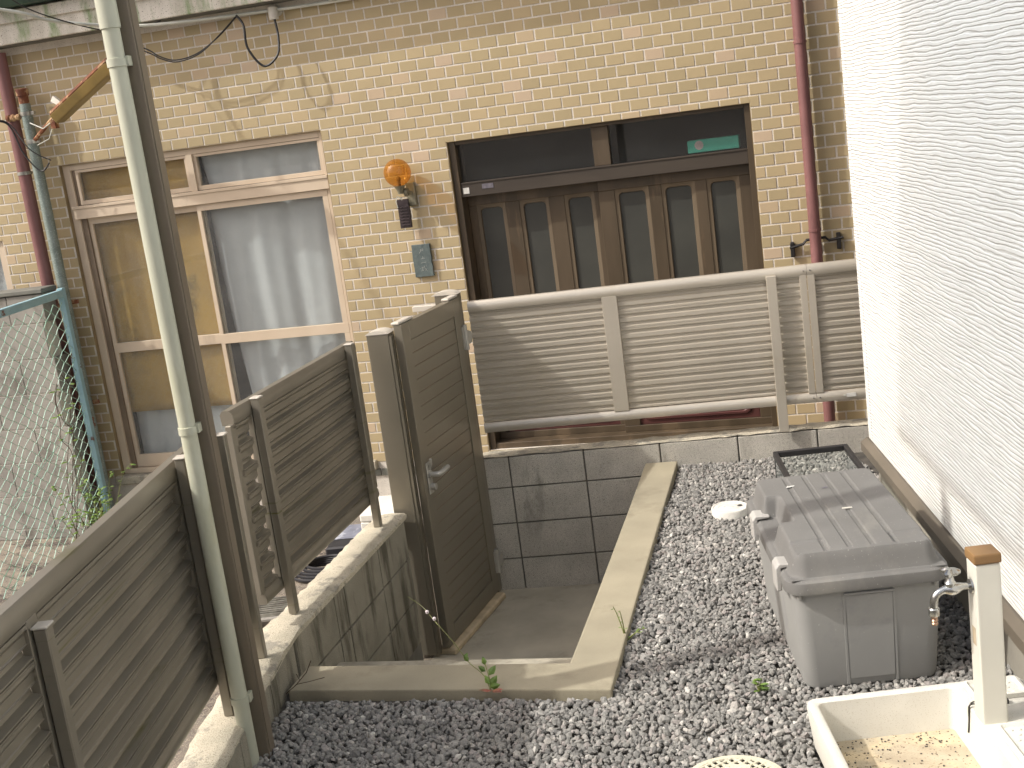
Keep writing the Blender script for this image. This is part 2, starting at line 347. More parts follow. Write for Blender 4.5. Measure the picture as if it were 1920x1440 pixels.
mat('black_plastic', (40, 40, 44), (30, 30, 33), rough=0.5)
mat('slate_blue', (132, 136, 150), (108, 112, 126), scale=14, rough=0.5, spot=(170, 174, 184), spot_at=0.56, spot_scale=9)
mat('teal_card', (88, 196, 172), (80, 186, 162), scale=3, rough=0.6)
mat('pink_paper', (226, 206, 204), rough=0.7)
mat('sticker', (214, 214, 208), (196, 196, 190), scale=40, rough=0.5)
mat('sticker_grey', (112, 108, 116), (90, 88, 96), scale=60, rough=0.5)
mat('dark_tile', (92, 92, 84), (120, 122, 112), scale=30, rough=0.6)
mat('twig', (78, 58, 40), rough=0.9)
leaf_material('leaf', (112, 138, 62), (84, 112, 46)); leaf_material('leaf_red', (150, 84, 74), (120, 92, 62))
leaf_material('stem_green', (128, 136, 76), (108, 112, 62))
mat('petal', (226, 214, 216), rough=0.6)
glass('glass_clear', (0.94, 0.96, 0.95), haze=0.05)
glass('glass_window', (0.90, 0.92, 0.92), haze=0.07, hazecol=(180, 181, 180))
glass('glass_dark', (0.82, 0.84, 0.84), haze=0.015)
glass('glass_amber', (0.92, 0.68, 0.32), haze=0.17, hazecol=(196, 136, 60))
mat('frosted', (68, 69, 64), (60, 61, 57), scale=4, rough=0.35, spec=0.5, bump=0.25, bscale=500)

def curtain_material():
    mt = bpy.data.materials.new('lace'); mt.use_nodes = True; MATS['lace'] = mt
    n = mt.node_tree.nodes; L = mt.node_tree.links; n.clear(); o = n.new('ShaderNodeOutputMaterial')
    d = n.new('ShaderNodeBsdfDiffuse'); d.inputs[0].default_value = (*lin((238, 239, 239)), 1)
    t = n.new('ShaderNodeBsdfTransparent'); g = n.new('ShaderNodeNewGeometry')
    nz = n.new('ShaderNodeTexNoise'); nz.inputs['Scale'].default_value = 5; nz.inputs['Detail'].default_value = 5; L.new(g.outputs['Position'], nz.inputs['Vector'])
    mr = n.new('ShaderNodeMapRange'); mr.inputs['To Min'].default_value = 0.62; mr.inputs['To Max'].default_value = 0.9; L.new(nz.outputs['Fac'], mr.inputs['Value'])
    mx = n.new('ShaderNodeMixShader'); L.new(mr.outputs[0], mx.inputs[0]); L.new(t.outputs[0], mx.inputs[1]); L.new(d.outputs[0], mx.inputs[2]); L.new(mx.outputs[0], o.inputs[0])
curtain_material()

def poly_material():
    mt = bpy.data.materials.new('polycarb'); mt.use_nodes = True; MATS['polycarb'] = mt
    n = mt.node_tree.nodes; L = mt.node_tree.links; n.clear(); o = n.new('ShaderNodeOutputMaterial')
    t = n.new('ShaderNodeBsdfTransparent'); t.inputs[0].default_value = (0.80, 0.85, 0.90, 1)
    g = n.new('ShaderNodeBsdfTranslucent'); g.inputs[0].default_value = (0.7, 0.74, 0.78, 1)
    mx = n.new('ShaderNodeMixShader'); mx.inputs[0].default_value = 0.18; L.new(t.outputs[0], mx.inputs[1]); L.new(g.outputs[0], mx.inputs[2]); L.new(mx.outputs[0], o.inputs[0])
poly_material()

# ================================================================== THE SETTING
GZ = -0.62
o = MB().add([(-150, -150, GZ), (150, -150, GZ), (150, 150, GZ), (-150, 150, GZ)], [(0, 1, 2, 3)]).build('ground', 'lane'); tag(o, kind='structure')

# raised plot under the gravel, left open over the stair pit
pb = MB()
def quad(pb_, pts, z): pb_.add([(x, y, z) for x, y in pts], [tuple(range(len(pts)))])
quad(pb, [(2.2, -4.0), (9, -4.0), (9, -0.75), (2.2, -1.44)], -0.012)
quad(pb, [(1.12, -3.88), (1.30, -4.75), (1.9, -9.5), (9, -9.5), (9, -4.0), (2.2, -4.0), (2.2, -3.88)], -0.012)
o = pb.build('gravel_bed', 'soil'); tag(o, kind='structure')

# ------------------------------------------------------------------ stair pit
pit = MB().box(1.105, 2.13, -2.62, -1.40, GZ + 0.002, -0.633 + 0.004).build('pit_floor', 'pit_concrete', bevel=0)
tag(pit, kind='structure')
st = thing('concrete_steps', 'worn grey concrete steps going down into the pit behind the kerb', 'steps', (1.6, -3.2, GZ))
for i, (y0, y1, z) in enumerate(((-3.80, -3.42, -0.128), (-3.42, -3.06, -0.302), (-3.06, -2.70, -0.475))):
    MB().box(1.112, 2.128, y0, y1 + (0.012 if i < 2 else 0), GZ + 0.004 + 0.002 * i, z).build('step', 'pit_concrete', st, world=True, bevel=0.012, seg=2)
th = MB().box(-0.055, 0.045, -0.72, -0.02, GZ, -0.585); o = th.build('threshold', 'threshold', bevel=0.008)
o.location = (1.258, -1.62, 0); o.rotation_euler = (0, 0, R_(-6.5))
tag(o, 'sunlit concrete threshold strip under the gate leaf at the pit floor', 'threshold')

# kerb round the pit: two poured strips, mitred in one L
kb = MB()
L_out = [(1.165, -3.965), (1.86, -3.972), (2.315, -3.985), (2.296, -3.25), (2.278, -2.3), (2.262, -1.455)]
L_in = [(1.165, -3.775), (1.70, -3.782), (2.14, -3.785), (2.132, -3.16), (2.112, -2.1), (2.096, -1.465)]
n_ = len(L_out)
v = [(x, y, 0.03) for x, y in L_out] + [(x, y, 0.03) for x, y in L_in] + [(x, y, -0.12) for x, y in L_out] + [(x, y, -0.63) for x, y in L_in]
f = []
for i in range(n_ - 1):
    f += [(i, i + 1, n_ + i + 1, n_ + i), (2 * n_ + i, 2 * n_ + i + 1, i + 1, i), (n_ + i, n_ + i + 1, 3 * n_ + i + 1, 3 * n_ + i)]
f += [(0, n_, 3 * n_, 2 * n_), (n_ - 1, 3 * n_ - 1, 4 * n_ - 1, 2 * n_ - 1)]
kb.add(v, f); o = kb.build('concrete_kerb', 'curb', bevel=0.006, seg=2)
tag(o, 'L-shaped pale sandy concrete kerb edging the gravel round the stair pit', 'kerb')

# ------------------------------------------------------------------ block walls
def block_piece(name, parent, w_, h_, d_, mt, cx, y, cz):
    key = ('blk', round(w_, 3), round(h_, 3), round(d_, 3), mt)
    if key not in SHARE:
        me = MB().box(-w_ / 2, w_ / 2, -d_ / 2, d_ / 2, -h_ / 2, h_ / 2).mesh(name, 0.0035, False, 2); me.materials.append(MATS[mt]); SHARE[key] = me
    return link(name, SHARE[key], parent, (cx, y, cz))
SHARE = {}

# back wall: local x along the wall, front face at local y = 0
BW = thing('block_wall', 'grey concrete block retaining wall under the back slat fence', 'block wall', (1.25, -1.540, GZ), R_(5.45))
MB().box(-0.35, 2.9, 0.012, 0.118, 0.0, 0.137 - GZ - 0.014).build('mortar_core', 'joint', BW)
rows = [(-0.643, -0.443), (-0.443, -0.243), (-0.243, -0.043), (-0.043, 0.128)]
xs = [0.131 + 0.4 * k for k in range(-2, 7)]
for z0, z1 in rows:
    for a, b in zip(xs[:-1], xs[1:]):
        a2, b2 = max(a, -0.35), min(b, 2.9)
        if a2 > 0.95 and z1 < -0.04: continue
        block_piece('block', BW, b2 - a2 - 0.008, z1 - z0 - 0.008, 0.12, 'block', (a2 + b2) / 2 + 0.001, 0.06, (z0 + z1) / 2 - GZ)
# uneven mortar capping
cv = []; cf = []; nx = 60
for i in range(nx + 1):
    x = -0.35 + 3.25 * i / nx
    for y in (0.0, 0.05, 0.12):
        cv.append((x, y + random.uniform(-.003, .003), 0.137 - GZ + random.uniform(-.003, .004) - (0.006 if y != 0.05 else 0)))
for i in range(nx):
    for j in range(2): cf.append((i * 3 + j, (i + 1) * 3 + j, (i + 1) * 3 + j + 1, i * 3 + j + 1))
MB().add(cv, cf).build('mortar_cap', 'coping', BW, smooth=True)

# side wall: straight run, then a bend towards the camera
SW = thing('block_wall', 'stained concrete block wall with rough mortar top under the left slat fence', 'block wall', (1.02, -3.7, GZ))
def side_run(p0, p1, joints, zrows):
    d = Vector((p1[0] - p0[0], p1[1] - p0[1], 0)); ln = d.length; d.normalize(); ang = math.atan2(d.y, d.x)
    nrm = Vector((d.y, -d.x, 0))           # away from the pit
    if nrm.x > 0: nrm = -nrm
    cuts = sorted(set([0.0] + [j for j in joints if 0 < j < ln] + [ln]))
    for z0, z1 in zrows:
        for a, b in zip(cuts[:-1], cuts[1:]):
            c = Vector((p0[0], p0[1], 0)) + d * ((a + b) / 2) + nrm * 0.06
            key = ('sb', round(b - a, 3), round(z1 - z0, 3))
            if key not in SHARE:
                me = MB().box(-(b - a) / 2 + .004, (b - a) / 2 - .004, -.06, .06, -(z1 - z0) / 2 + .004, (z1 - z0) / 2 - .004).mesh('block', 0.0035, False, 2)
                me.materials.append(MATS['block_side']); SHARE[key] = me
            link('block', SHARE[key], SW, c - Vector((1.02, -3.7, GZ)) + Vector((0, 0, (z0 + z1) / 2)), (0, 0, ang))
    q = [Vector((p0[0], p0[1], 0)) + nrm * .012, Vector((p1[0], p1[1], 0)) + nrm * .012, Vector((p1[0], p1[1], 0)) + nrm * .145, Vector((p0[0], p0[1], 0)) + nrm * .145]
    MB().prism([(p.x, p.y) for p in q], GZ, 0.118, 'z').build('mortar_core', 'joint', SW, world=True)
    return d, nrm
zr = [(-0.49, -0.28), (-0.28, -0.072), (-0.072, 0.126)]
d1, n1 = side_run((1.10, -2.44), (1.10, -3.73), [0.37, 0.78, 0.89, 1.28], zr)
d2, n2 = side_run((1.10, -3.735), (1.34, -4.93), [0.36, 0.76, 1.16], zr)
d3, n3 = side_run((1.3405, -4.932), (1.74, -6.93), [0.4 * k for k in range(1, 6)], zr)
# rough coping strip
path = [(1.10, -2.40), (1.10, -2.7), (1.102, -3.1), (1.101, -3.45), (1.103, -3.70), (1.125, -3.86), (1.172, -4.10), (1.232, -4.42), (1.287, -4.67), (1.345, -4.95), (1.75, -6.95)]
fine = []
for a, b in zip(path[:-1], path[1:]):
    k = max(2, int((Vector(b) - Vector(a)).length / 0.035))
    fine += [Vector(a).lerp(Vector(b), i / k) for i in range(k)]
fine.append(Vector(path[-1]))
cv = []; cf = []
for i, p in enumerate(fine):
    t = (fine[min(i + 1, len(fine) - 1)] - fine[max(i - 1, 0)]).normalized(); nn = Vector((t.y, -t.x)); nn = -nn if nn.x > 0 else nn
    for k, (off, z) in enumerate(((-0.001, 0.112), (0.0, 0.130), (0.012, 0.138), (0.06, 0.140), (0.11, 0.139), (0.145, 0.131), (0.158, 0.118), (0.160, 0.09))):
        j = 0 if k in (0, 7) else 1
        q = p + nn * (off + random.uniform(-.003, .003) * j * (2.2 if k in (5, 6) else 1))
        cv.append((q.x, q.y, z + random.uniform(-.0035, .0035) * j))
for i in range(len(fine) - 1):
    for k in range(7): cf.append((i * 8 + k, (i + 1) * 8 + k, (i + 1) * 8 + k + 1, i * 8 + k + 1))
MB().add(cv, cf).build('mortar_cap', 'coping', SW, world=True, smooth=True)

# ------------------------------------------------------------------ gravel
def gravel(polys, spacing, sizes, z0, seed):
    rng = np.random.default_rng(seed)
    phi = (1 + 5 ** .5) / 2
    ico = np.array([(-1, phi, 0), (1, phi, 0), (-1, -phi, 0), (1, -phi, 0), (0, -1, phi), (0, 1, phi), (0, -1, -phi), (0, 1, -phi), (phi, 0, -1), (phi, 0, 1), (-phi, 0, -1), (-phi, 0, 1)]) / math.sqrt(1 + phi * phi)
    icf = np.array([(0, 11, 5), (0, 5, 1), (0, 1, 7), (0, 7, 10), (0, 10, 11), (1, 5, 9), (5, 11, 4), (11, 10, 2), (10, 7, 6), (7, 1, 8), (3, 9, 4), (3, 4, 2), (3, 2, 6), (3, 6, 8), (3, 8, 9), (4, 9, 5), (2, 4, 11), (6, 2, 10), (8, 6, 7), (9, 8, 1)])
    P = []
    for poly in polys:
        pa = np.array(poly); x0, y0 = pa.min(0); x1, y1 = pa.max(0)
        gx, gy = np.meshgrid(np.arange(x0, x1, spacing), np.arange(y0, y1, spacing))
        pts = np.c_[gx.ravel(), gy.ravel()] + rng.uniform(-.55, .55, (gx.size, 2)) * spacing
        ins = np.ones(len(pts), bool)
        for i in range(len(pa)):       # convex, counter-clockwise
            a, b = pa[i], pa[(i + 1) % len(pa)]
            ins &= ((b[0] - a[0]) * (pts[:, 1] - a[1]) - (b[1] - a[1]) * (pts[:, 0] - a[0])) > 0
        P.append(pts[ins])
    P = np.concatenate(P)
    c_, s_n = math.cos(R_(13)), math.sin(R_(13))                      # keep the basin and the box footprint clear
    lx, ly = (P[:, 0] - 2.935) * c_ + (P[:, 1] + 4.262) * s_n, -(P[:, 0] - 2.935) * s_n + (P[:, 1] + 4.262) * c_
    P = P[~((lx > .006) & (lx < .61) & (ly < -.006) & (ly > -.6))]
    P = P[np.hypot(P[:, 0] - 2.745, P[:, 1] + 4.527) > .150]; P = P[np.hypot(P[:, 0] - 2.582, P[:, 1] + 2.236) > .078]
    N = len(P)
    s = rng.uniform(*sizes, N) * (1 + 0.35 * (rng.random(N) > 0.85))
    ax = np.c_[rng.uniform(.8, 1.25, N), rng.uniform(.6, 1.0, N), rng.uniform(.45, .8, N)] * s[:, None]
    V = ico[None] * (1 + rng.uniform(-.26, .26, (N, 12, 1))) * ax[:, None]
    q = rng.normal(size=(N, 4)); q /= np.linalg.norm(q, axis=1)[:, None]
    q[:, 1:3] *= 0.55; q /= np.linalg.norm(q, axis=1)[:, None]
    w_, x, y, z = q.T
    Rm = np.array([[1 - 2 * (y * y + z * z), 2 * (x * y - z * w_), 2 * (x * z + y * w_)], [2 * (x * y + z * w_), 1 - 2 * (x * x + z * z), 2 * (y * z - x * w_)], [2 * (x * z - y * w_), 2 * (y * z + x * w_), 1 - 2 * (x * x + y * y)]]).transpose(2, 0, 1)
    V = np.einsum('nij,nkj->nki', Rm, V)
    und = 0.005 * np.sin(P[:, 0] * 7.1 + 1.3) * np.sin(P[:, 1] * 6.3) + rng.uniform(-.006, .007, N)
    V += np.c_[P, z0 + und][:, None]
    F = (icf[None] + (np.arange(N) * 12)[:, None, None]).reshape(-1, 3)
    me = bpy.data.meshes.new('gravel'); me.vertices.add(N * 12); me.vertices.foreach_set('co', V.reshape(-1).astype(np.float32))
    me.loops.add(F.size); me.loops.foreach_set('vertex_index', F.reshape(-1).astype(np.int32))
    me.polygons.add(len(F)); me.polygons.foreach_set('loop_start', np.arange(0, F.size, 3, dtype=np.int32))
    me.update(calc_edges=True); me.validate(); me.shade_flat()
    return me
areas = [[(2.30, -4.0), (3.62, -4.0), (3.25, -1.80), (3.12, -1.37), (2.275, -1.455)],
         [(1.175, -3.985), (1.19, -4.14), (1.36, -4.95), (3.75, -4.95), (3.62, -4.0), (2.32, -4.0)]]
me = gravel(areas, 0.0142, (.0080, .0134), -0.002, 3); me.materials.append(MATS['gravel'])
o = bpy.data.objects.new('gravel', me); COL.objects.link(o)
tag(o, 'loose crushed grey stone gravel covering the yard', 'gravel', kind='stuff')

# ================================================================== BRICK BUILDING
BB = thing('brick_building', 'yellow tile clad house with wide window and brown sliding door', 'building', (0.4, 0, GZ))
OPEN = [(-1.935, 0.0, -0.275, 1.947), (0.828, 2.712, -0.26, 1.767), (-4.2, -2.50, 0.45, 1.49)]
def subtract(r, openings):
    out = [r]
    for ox0, ox1, oz0, oz1 in openings:
        nxt = []
        for (a, b, c, d) in out:
            if b <= ox0 or a >= ox1 or d <= oz0 or c >= oz1: nxt.append((a, b, c, d)); continue
            if a < ox0: nxt.append((a, ox0, c, d))
            if b > ox1: nxt.append((ox1, b, c, d))
            ia, ib = max(a, ox0), min(b, ox1)
            if c < oz0: nxt.append((ia, ib, c, oz0))
            if d > oz1: nxt.append((ia, ib, oz1, d))
        out = nxt
    return out
wl = MB()
for a, b, c, d in subtract((-4.2, 6.5, GZ, 3.6), OPEN):
    wl.box(a, b, 0.0024, 0.10, c, d)
wl.build('wall', 'mortar', BB, world=True)
full = []; cut = []
for r in range(-37, 13):
    zb, zt = 1.947 + .07 * r + .005, 1.947 + .07 * (r + 1) - .005
    if zb < -0.33 or zt > 2.755: continue
    off = 0 if r % 2 == 0 else .5
    for c in range(-26, 32):
        xa, xb = (c + off) * .118 + .005, (c + 1 + off) * .118 - .005
        if xa < -2.95 or xb > 3.62: continue
        for q in subtract((xa, xb, zb, zt), [(p[0] - .004, p[1] + .004, p[2], p[3] + .0) for p in OPEN]):
            if q[1] - q[0] < .012 or q[3] - q[2] < .012: continue
            if abs(q[1] - q[0] - .108) < 1e-4 and abs(q[3] - q[2] - .06) < 1e-4: full.append(q)
            else: cut.append(q)
def brick_shape(mb, a, b, c, d, y0=0.0, y1=0.006):
    e = 0.0014
    v = [(a + e, y0, c + e), (b - e, y0, c + e), (b - e, y0, d - e), (a + e, y0, d - e), (a, y0 + e, c), (b, y0 + e, c), (b, y0 + e, d), (a, y0 + e, d), (a, y1, c), (b, y1, c), (b, y1, d), (a, y1, d)]
    f = [(0, 1, 2, 3), (4, 5, 1, 0), (5, 6, 2, 1), (6, 7, 3, 2), (7, 4, 0, 3), (8, 9, 5, 4), (9, 10, 6, 5), (10, 11, 7, 6), (11, 8, 4, 7)]
    mb.add(v, f)
full.sort(key=lambda q: ((q[0] - CAM_POS.x) ** 2 + CAM_POS.y ** 2 + (q[2] - CAM_POS.z) ** 2) + (100 if (q[2] < 1.0 or q[1] > 3.3 or q[3] > 2.6 - 0.1 * q[0]) else 0))
mb = MB(); brick_shape(mb, -.054, .054, -.03, .03); bme = mb.mesh('brick'); bme.materials.append(MATS['tile'])
for a, b, c, d in full[:300]:
    link('brick', bme, BB, ((a + b) / 2 - 0.4 + random.uniform(-.0011, .0011), random.uniform(-.0005, .0005), (c + d) / 2 - GZ + random.uniform(-.0008, .0008)), (random.uniform(-.006, .006), random.uniform(-.004, .004), random.uniform(-.006, .006)))
rest = MB()
for a, b, c, d in full[300:] + cut: brick_shape(rest, a, b, c, d, random.uniform(-.0006, .0005), .006)
rest.build('brick_field', 'tile', BB, world=True, kind='stuff')

# reveals: tile returns round the openings
rv = MB()
for (x0, x1, z0, z1) in OPEN[:2]:
    rv.box(x0 - .003, x0 + .001, .002, .105, z0, z1); rv.box(x1 - .001, x1 + .003, .002, .105, z0, z1); rv.box(x0, x1, .002, .105, z1 - .002, z1 + .003)
rv.build('reveal', 'reveal', BB, world=True)
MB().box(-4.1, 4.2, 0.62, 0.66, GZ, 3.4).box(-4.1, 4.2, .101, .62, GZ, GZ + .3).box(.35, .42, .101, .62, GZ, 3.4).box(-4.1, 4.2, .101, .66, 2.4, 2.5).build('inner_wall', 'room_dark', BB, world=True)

# ---- the wide window
W = MB().box(-1.932, -1.875, .03, .10, -.27, 1.944).box(-.030, -.003, .03, .10, -.27, 1.944).box(-1.875, -.030, .03, .10, 1.905, 1.944).box(-1.875, -.030, .03, .10, -.27, -.235) \
    .build('window', 'sash', BB, world=True, bevel=.002)
def wpart(name, mt, *boxes, bevel=.002, parent=None):
    mb_ = MB()
    for b_ in boxes: mb_.box(*b_)
    return mb_.build(name, mt, parent or W, world=True, bevel=bevel)
wpart('transom_bar', 'sash', (-1.90, -.006, .012, .085, 1.572, 1.655), (-1.905, -.006, .004, .03, 1.642, 1.662))
wpart('mullion', 'sash', (-.992, -.945, .02, .085, 1.662, 1.906))
wpart('inner_frame', 'sash_dark', (-1.875, -1.835, .045, .09, -.235, 1.572), (-1.875, -1.845, .045, .09, 1.662, 1.905))
# transom sashes
for a, b in ((-1.845, -.992), (-.945, -.030)):
    wpart('sash_frame', 'sash', (a, b, .035, .075, 1.664, 1.694), (a, b, .035, .075, 1.885, 1.903), (a, a + .022, .036, .074, 1.694, 1.885), (b - .022, b, .036, .074, 1.694, 1.885), bevel=.0015)
    wpart('pane', 'glass_window', (a + .02, b - .02, .054, .057, 1.69, 1.888), bevel=0)
# sliding sashes: left one behind, right one in front
for a, b, y in ((-1.835, -.945, .060), (-.985, -.032, .032)):
    wpart('sash_frame', 'sash', (a, b, y, y + .03, 1.528, 1.570), (a, b, y, y + .03, .612, .680), (a, b, y, y + .03, -.232, -.142), (a, a + .030, y + .001, y + .029, -.142, 1.528), (b - .040, b, y + .001, y + .029, -.142, 1.528), bevel=.0015)
    wpart('pane', 'glass_window', (a + .03, b - .03, y + .014, y + .017, .678, 1.53), bevel=0)
    wpart('pane', 'glass_window', (a + .03, b - .03, y + .014, y + .017, -.144, .614), bevel=0)
MB().box(-1.98, .03, -.035, .10, -.335, -.272).build('window_sill', 'coping', W, world=True, bevel=.008)

# ---- small window cut off by the left edge of the picture
W2 = MB().box(-2.56, -2.502, .02, .10, .45, 1.488).box(-4.2, -2.56, .02, .10, 1.43, 1.488).build('window', 'sash', BB, world=True, bevel=.002)
MB().box(-4.2, -2.555, .05, .053, .45, 1.435).build('pane', 'glass_window', W2, world=True)

# ---- sliding entrance door
D = MB().box(.830, .872, .025, .20, -.26, 1.765).box(2.676, 2.710, .025, .20, -.26, 1.765).box(.872, 2.676, .03, .20, 1.742, 1.765).box(.872, 2.676, .03, .22, -.26, -.222) \
    .build('sliding_door', 'door_brown', BB, world=True, bevel=.002)
def dpart(name, mt, *boxes, bevel=.0025):
    mb_ = MB()
    for b_ in boxes: mb_.box(*b_)
    return mb_.build(name, mt, D, world=True, bevel=bevel)
dpart('transom_bar', 'door_bar', (.872, 2.676, .035, .16, 1.412, 1.500), (.874, 2.674, .03, .05, 1.492, 1.504))
dpart('mullion', 'door_brown', (1.742, 1.846, .05, .12, 1.504, 1.742))
dpart('pane', 'glass_dark', (.872, 1.742, .08, .083, 1.504, 1.742), bevel=0)
dpart('pane', 'glass_dark', (1.846, 2.676, .08, .083, 1.504, 1.742), bevel=0)
dpart('sticker', 'sticker', (.885, .925, .0325, .0345, 1.432, 1.470), bevel=0)
dpart('sticker', 'sticker_grey', (1.012, 1.086, .0325, .0345, 1.452, 1.482), bevel=0)
def rounded_top_ring(x0, x1, z0, z1, r, y, n=6):
    pts = [(x0, y, z0), (x1, y, z0)]
    for k in range(n + 1): t = R_(90 * k / n); pts.append((x1 - r + r * math.cos(t), y, z1 - r + r * math.sin(t)))
    for k in range(n + 1): t = R_(90 + 90 * k / n); pts.append((x0 + r + r * math.cos(t), y, z1 - r + r * math.sin(t)))
    return pts
def leaf(x0, x1, y, panes, red_y):
    for z0_, z1_ in ((1.345, 1.410), (.36, .45), (-.222, -.180)): dpart('rail', 'door_brown', (x0, x1, y, y + .035, z0_, z1_))
    edges = [x0] + [e for p in panes for e in p] + [x1]
    for a, b in zip(edges[0::2], edges[1::2]):
        dpart('stile', 'door_brown', (a, b, y + .002, y + .033, .45 if a > x0 and b < x1 else -.180, 1.345))
    for a, b in panes:
        # moulded frame with rounded upper corners
        ro = rounded_top_ring(a, b, .45, 1.345, .004, y + .006); ri = rounded_top_ring(a + .022, b - .022, .472, 1.322, .026, y + .010); rj = rounded_top_ring(a + .026, b - .026, .476, 1.318, .024, y + .024)
        MB().loft([ro, ri, rj], False, False).build('pane_moulding', 'door_mould', D, world=True, smooth=True)
        dpart('pane', 'frosted', (a + .004, b - .004, y + .022, y + .026, .452, 1.34), bevel=0)
    # carved bottom panel
    a, b = x0 + .07, x1 - .07
    dpart('bottom_panel', 'door_panel_red', (a, b, y + .014, y + .026, -.180, .36))
    mo = MB()
    def ring(a_, b_, c_, d_, y_, q=.035):
        return [(a_ + q, y_, c_), (b_ - q, y_, c_), (b_ - q * .3, y_, c_ + q * .35), (b_, y_, c_ + q), (b_, y_, d_ - q), (b_ - q, y_, d_), (a_ + q, y_, d_), (a_, y_, d_ - q), (a_, y_, c_ + q), (a_ + q * .3, y_, c_ + q * .35)]
    mo.loft([ring(a + .05, b - .05, -.150, .315, y + .014), ring(a + .054, b - .054, -.146, .311, y + .004), ring(a + .066, b - .066, -.134, .299, y + .004), ring(a + .070, b - .070, -.130, .295, y + .014)], False, False)
    mo.build('panel_moulding', 'door_panel_red', D, world=True, smooth=True)
    for k in range(4):
        cx = (a + b) / 2 + (-.17 if k < 2 else .10) + (k % 2) * .09
        fl = MB()
        for t in range(5):
            an = R_(72 * t + 20 * k); p = Vector((cx + .016 * math.cos(an), y + .011, -.095 + .012 * math.sin(an)))
            fl.lathe([(.001, 0), (.009, .001), (.010, .004), (.001, .007)], p, 8, 'y')
        fl.build('carved_flower', 'door_panel_red', D, world=True, smooth=True)
leaf(.874, 1.778, .140, [(.926, 1.118), (1.212, 1.404), (1.506, 1.700)], 0)
leaf(1.736, 2.674, .095, [(1.838, 2.050), (2.130, 2.336), (2.408, 2.606)], 0)

# ---- eave: soffit, mossy fascia boards, green gutter
MB().box(-4.2, 6.5, -.13, .006, 2.760, 2.80).build('soffit', 'soffit', BB, world=True)
fb = MB().box(-4.2, 6.5, -.155, -.131, 2.765, 2.905).build('fascia', 'fascia', BB, world=True, bevel=.004)
MB().box(-4.2, 6.5, -.178, -.156, 2.895, 2.972).build('drip_board', 'fascia', fb, world=True, bevel=.003)
MB().prism([(-.19, 2.985), (-.157, 2.985), (-.157, 3.09), (-.30, 3.09), (-.30, 3.03), (-.26, 2.985)], -4.2, 6.5, 'x').build('gutter', 'gutter_green', BB, world=True)
MB().box(-4.2, 6.5, -.30, .5, 3.09, 3.14).build('roof_edge', 'soffit', BB, world=True)
# base course of small dark tiles seen beside the gate post
bt = MB()
for k in range(-8, 8): bt.box(k * .05 + .003, k * .05 + .045, -.008, .006, -.325 - .06, -.325 - .012)
bt.build('base_tile', 'dark_tile', BB, world=True, kind='stuff')

# ---- curtains and sacking behind the panes
def cloth(name, x0, x1, z0, z1, y, folds, amp, mt, lean=0.0, seed=0, nx_=90, nz_=24):
    rg = random.Random(seed); ph = [rg.uniform(0, 6.28) for _ in range(6)]
    v = []; f_ = []
    for j in range(nz_ + 1):
        t = j / nz_
        for i in range(nx_ + 1):
            s_ = i / nx_; x = x0 + (x1 - x0) * s_ + lean * (1 - s_) * t * t
            a = amp * (0.55 + 0.45 * t)
            yy = y + a * (math.sin(s_ * folds * 6.283 + ph[0] + 0.9 * math.sin(s_ * 5 + ph[1])) * 0.7 + math.sin(s_ * folds * 11.3 + ph[2] + t * 1.5) * 0.3) + amp * .25 * math.sin(t * 3 + s_ * 9 + ph[3])
            v.append((x, yy, z1 + (z0 - z1) * t))
    for j in range(nz_):
        for i in range(nx_): f_.append((j * (nx_ + 1) + i, j * (nx_ + 1) + i + 1, (j + 1) * (nx_ + 1) + i + 1, (j + 1) * (nx_ + 1) + i))
    mb_ = MB().add(v, f_); o_ = mb_.build(name, mt, smooth=True)
    sm = o_.modifiers.new('thickness', 'SOLIDIFY'); sm.thickness = .0012
    return o_
tag(cloth('lace_curtain', -.955, -.04, -.20, 1.54, .140, 3.4, .030, 'lace', lean=.13, seed=4), 'white lace curtain hanging in folds behind the tall right pane', 'curtain')
tag(cloth('lace_curtain', -.935, -.04, 1.66, 1.90, .135, 4.5, .016, 'lace', lean=.03, seed=9), 'short greyish lace curtain behind the upper right transom pane', 'curtain')
tag(cloth('lace_curtain', -1.83, -1.0, -.20, .40, .165, 4.0, .02, 'lace', seed=12), 'pale curtain foot showing below the sacking in the left pane', 'curtain')
tag(cloth('burlap_sheet', -1.832, -.975, .165, 1.545, .108, 2.0, .006, 'burlap', seed=2), 'mustard brown sacking hung behind the tall left window pane', 'sacking')
tag(cloth('burlap_sheet', -1.835, -.99, 1.665, 1.90, .090, 2.0, .004, 'burlap', seed=6), 'strip of brown sacking behind the upper left transom pane', 'sacking')
tag(cloth('curtain', -4.1, -2.55, .45, 1.44, .12, 9, .02, 'lace', seed=8), 'pale curtain in the window at the far left edge', 'curtain')

# ---- things behind the transom glass
t = thing('storage_carton', 'teal carton with a pink label lying behind the door transom glass', 'carton', (2.47, .105, 1.505))
MB().box(-.155, .155, 0, .12, 0.004, .078).build('carton', 'teal_card', t, bevel=.003)
MB().lathe([(.001, 0), (.027, 0), (.027, .002), (.001, .002)], (-.085, -.0025, .048), 20, 'y').build('label_patch', 'pink_paper', t)

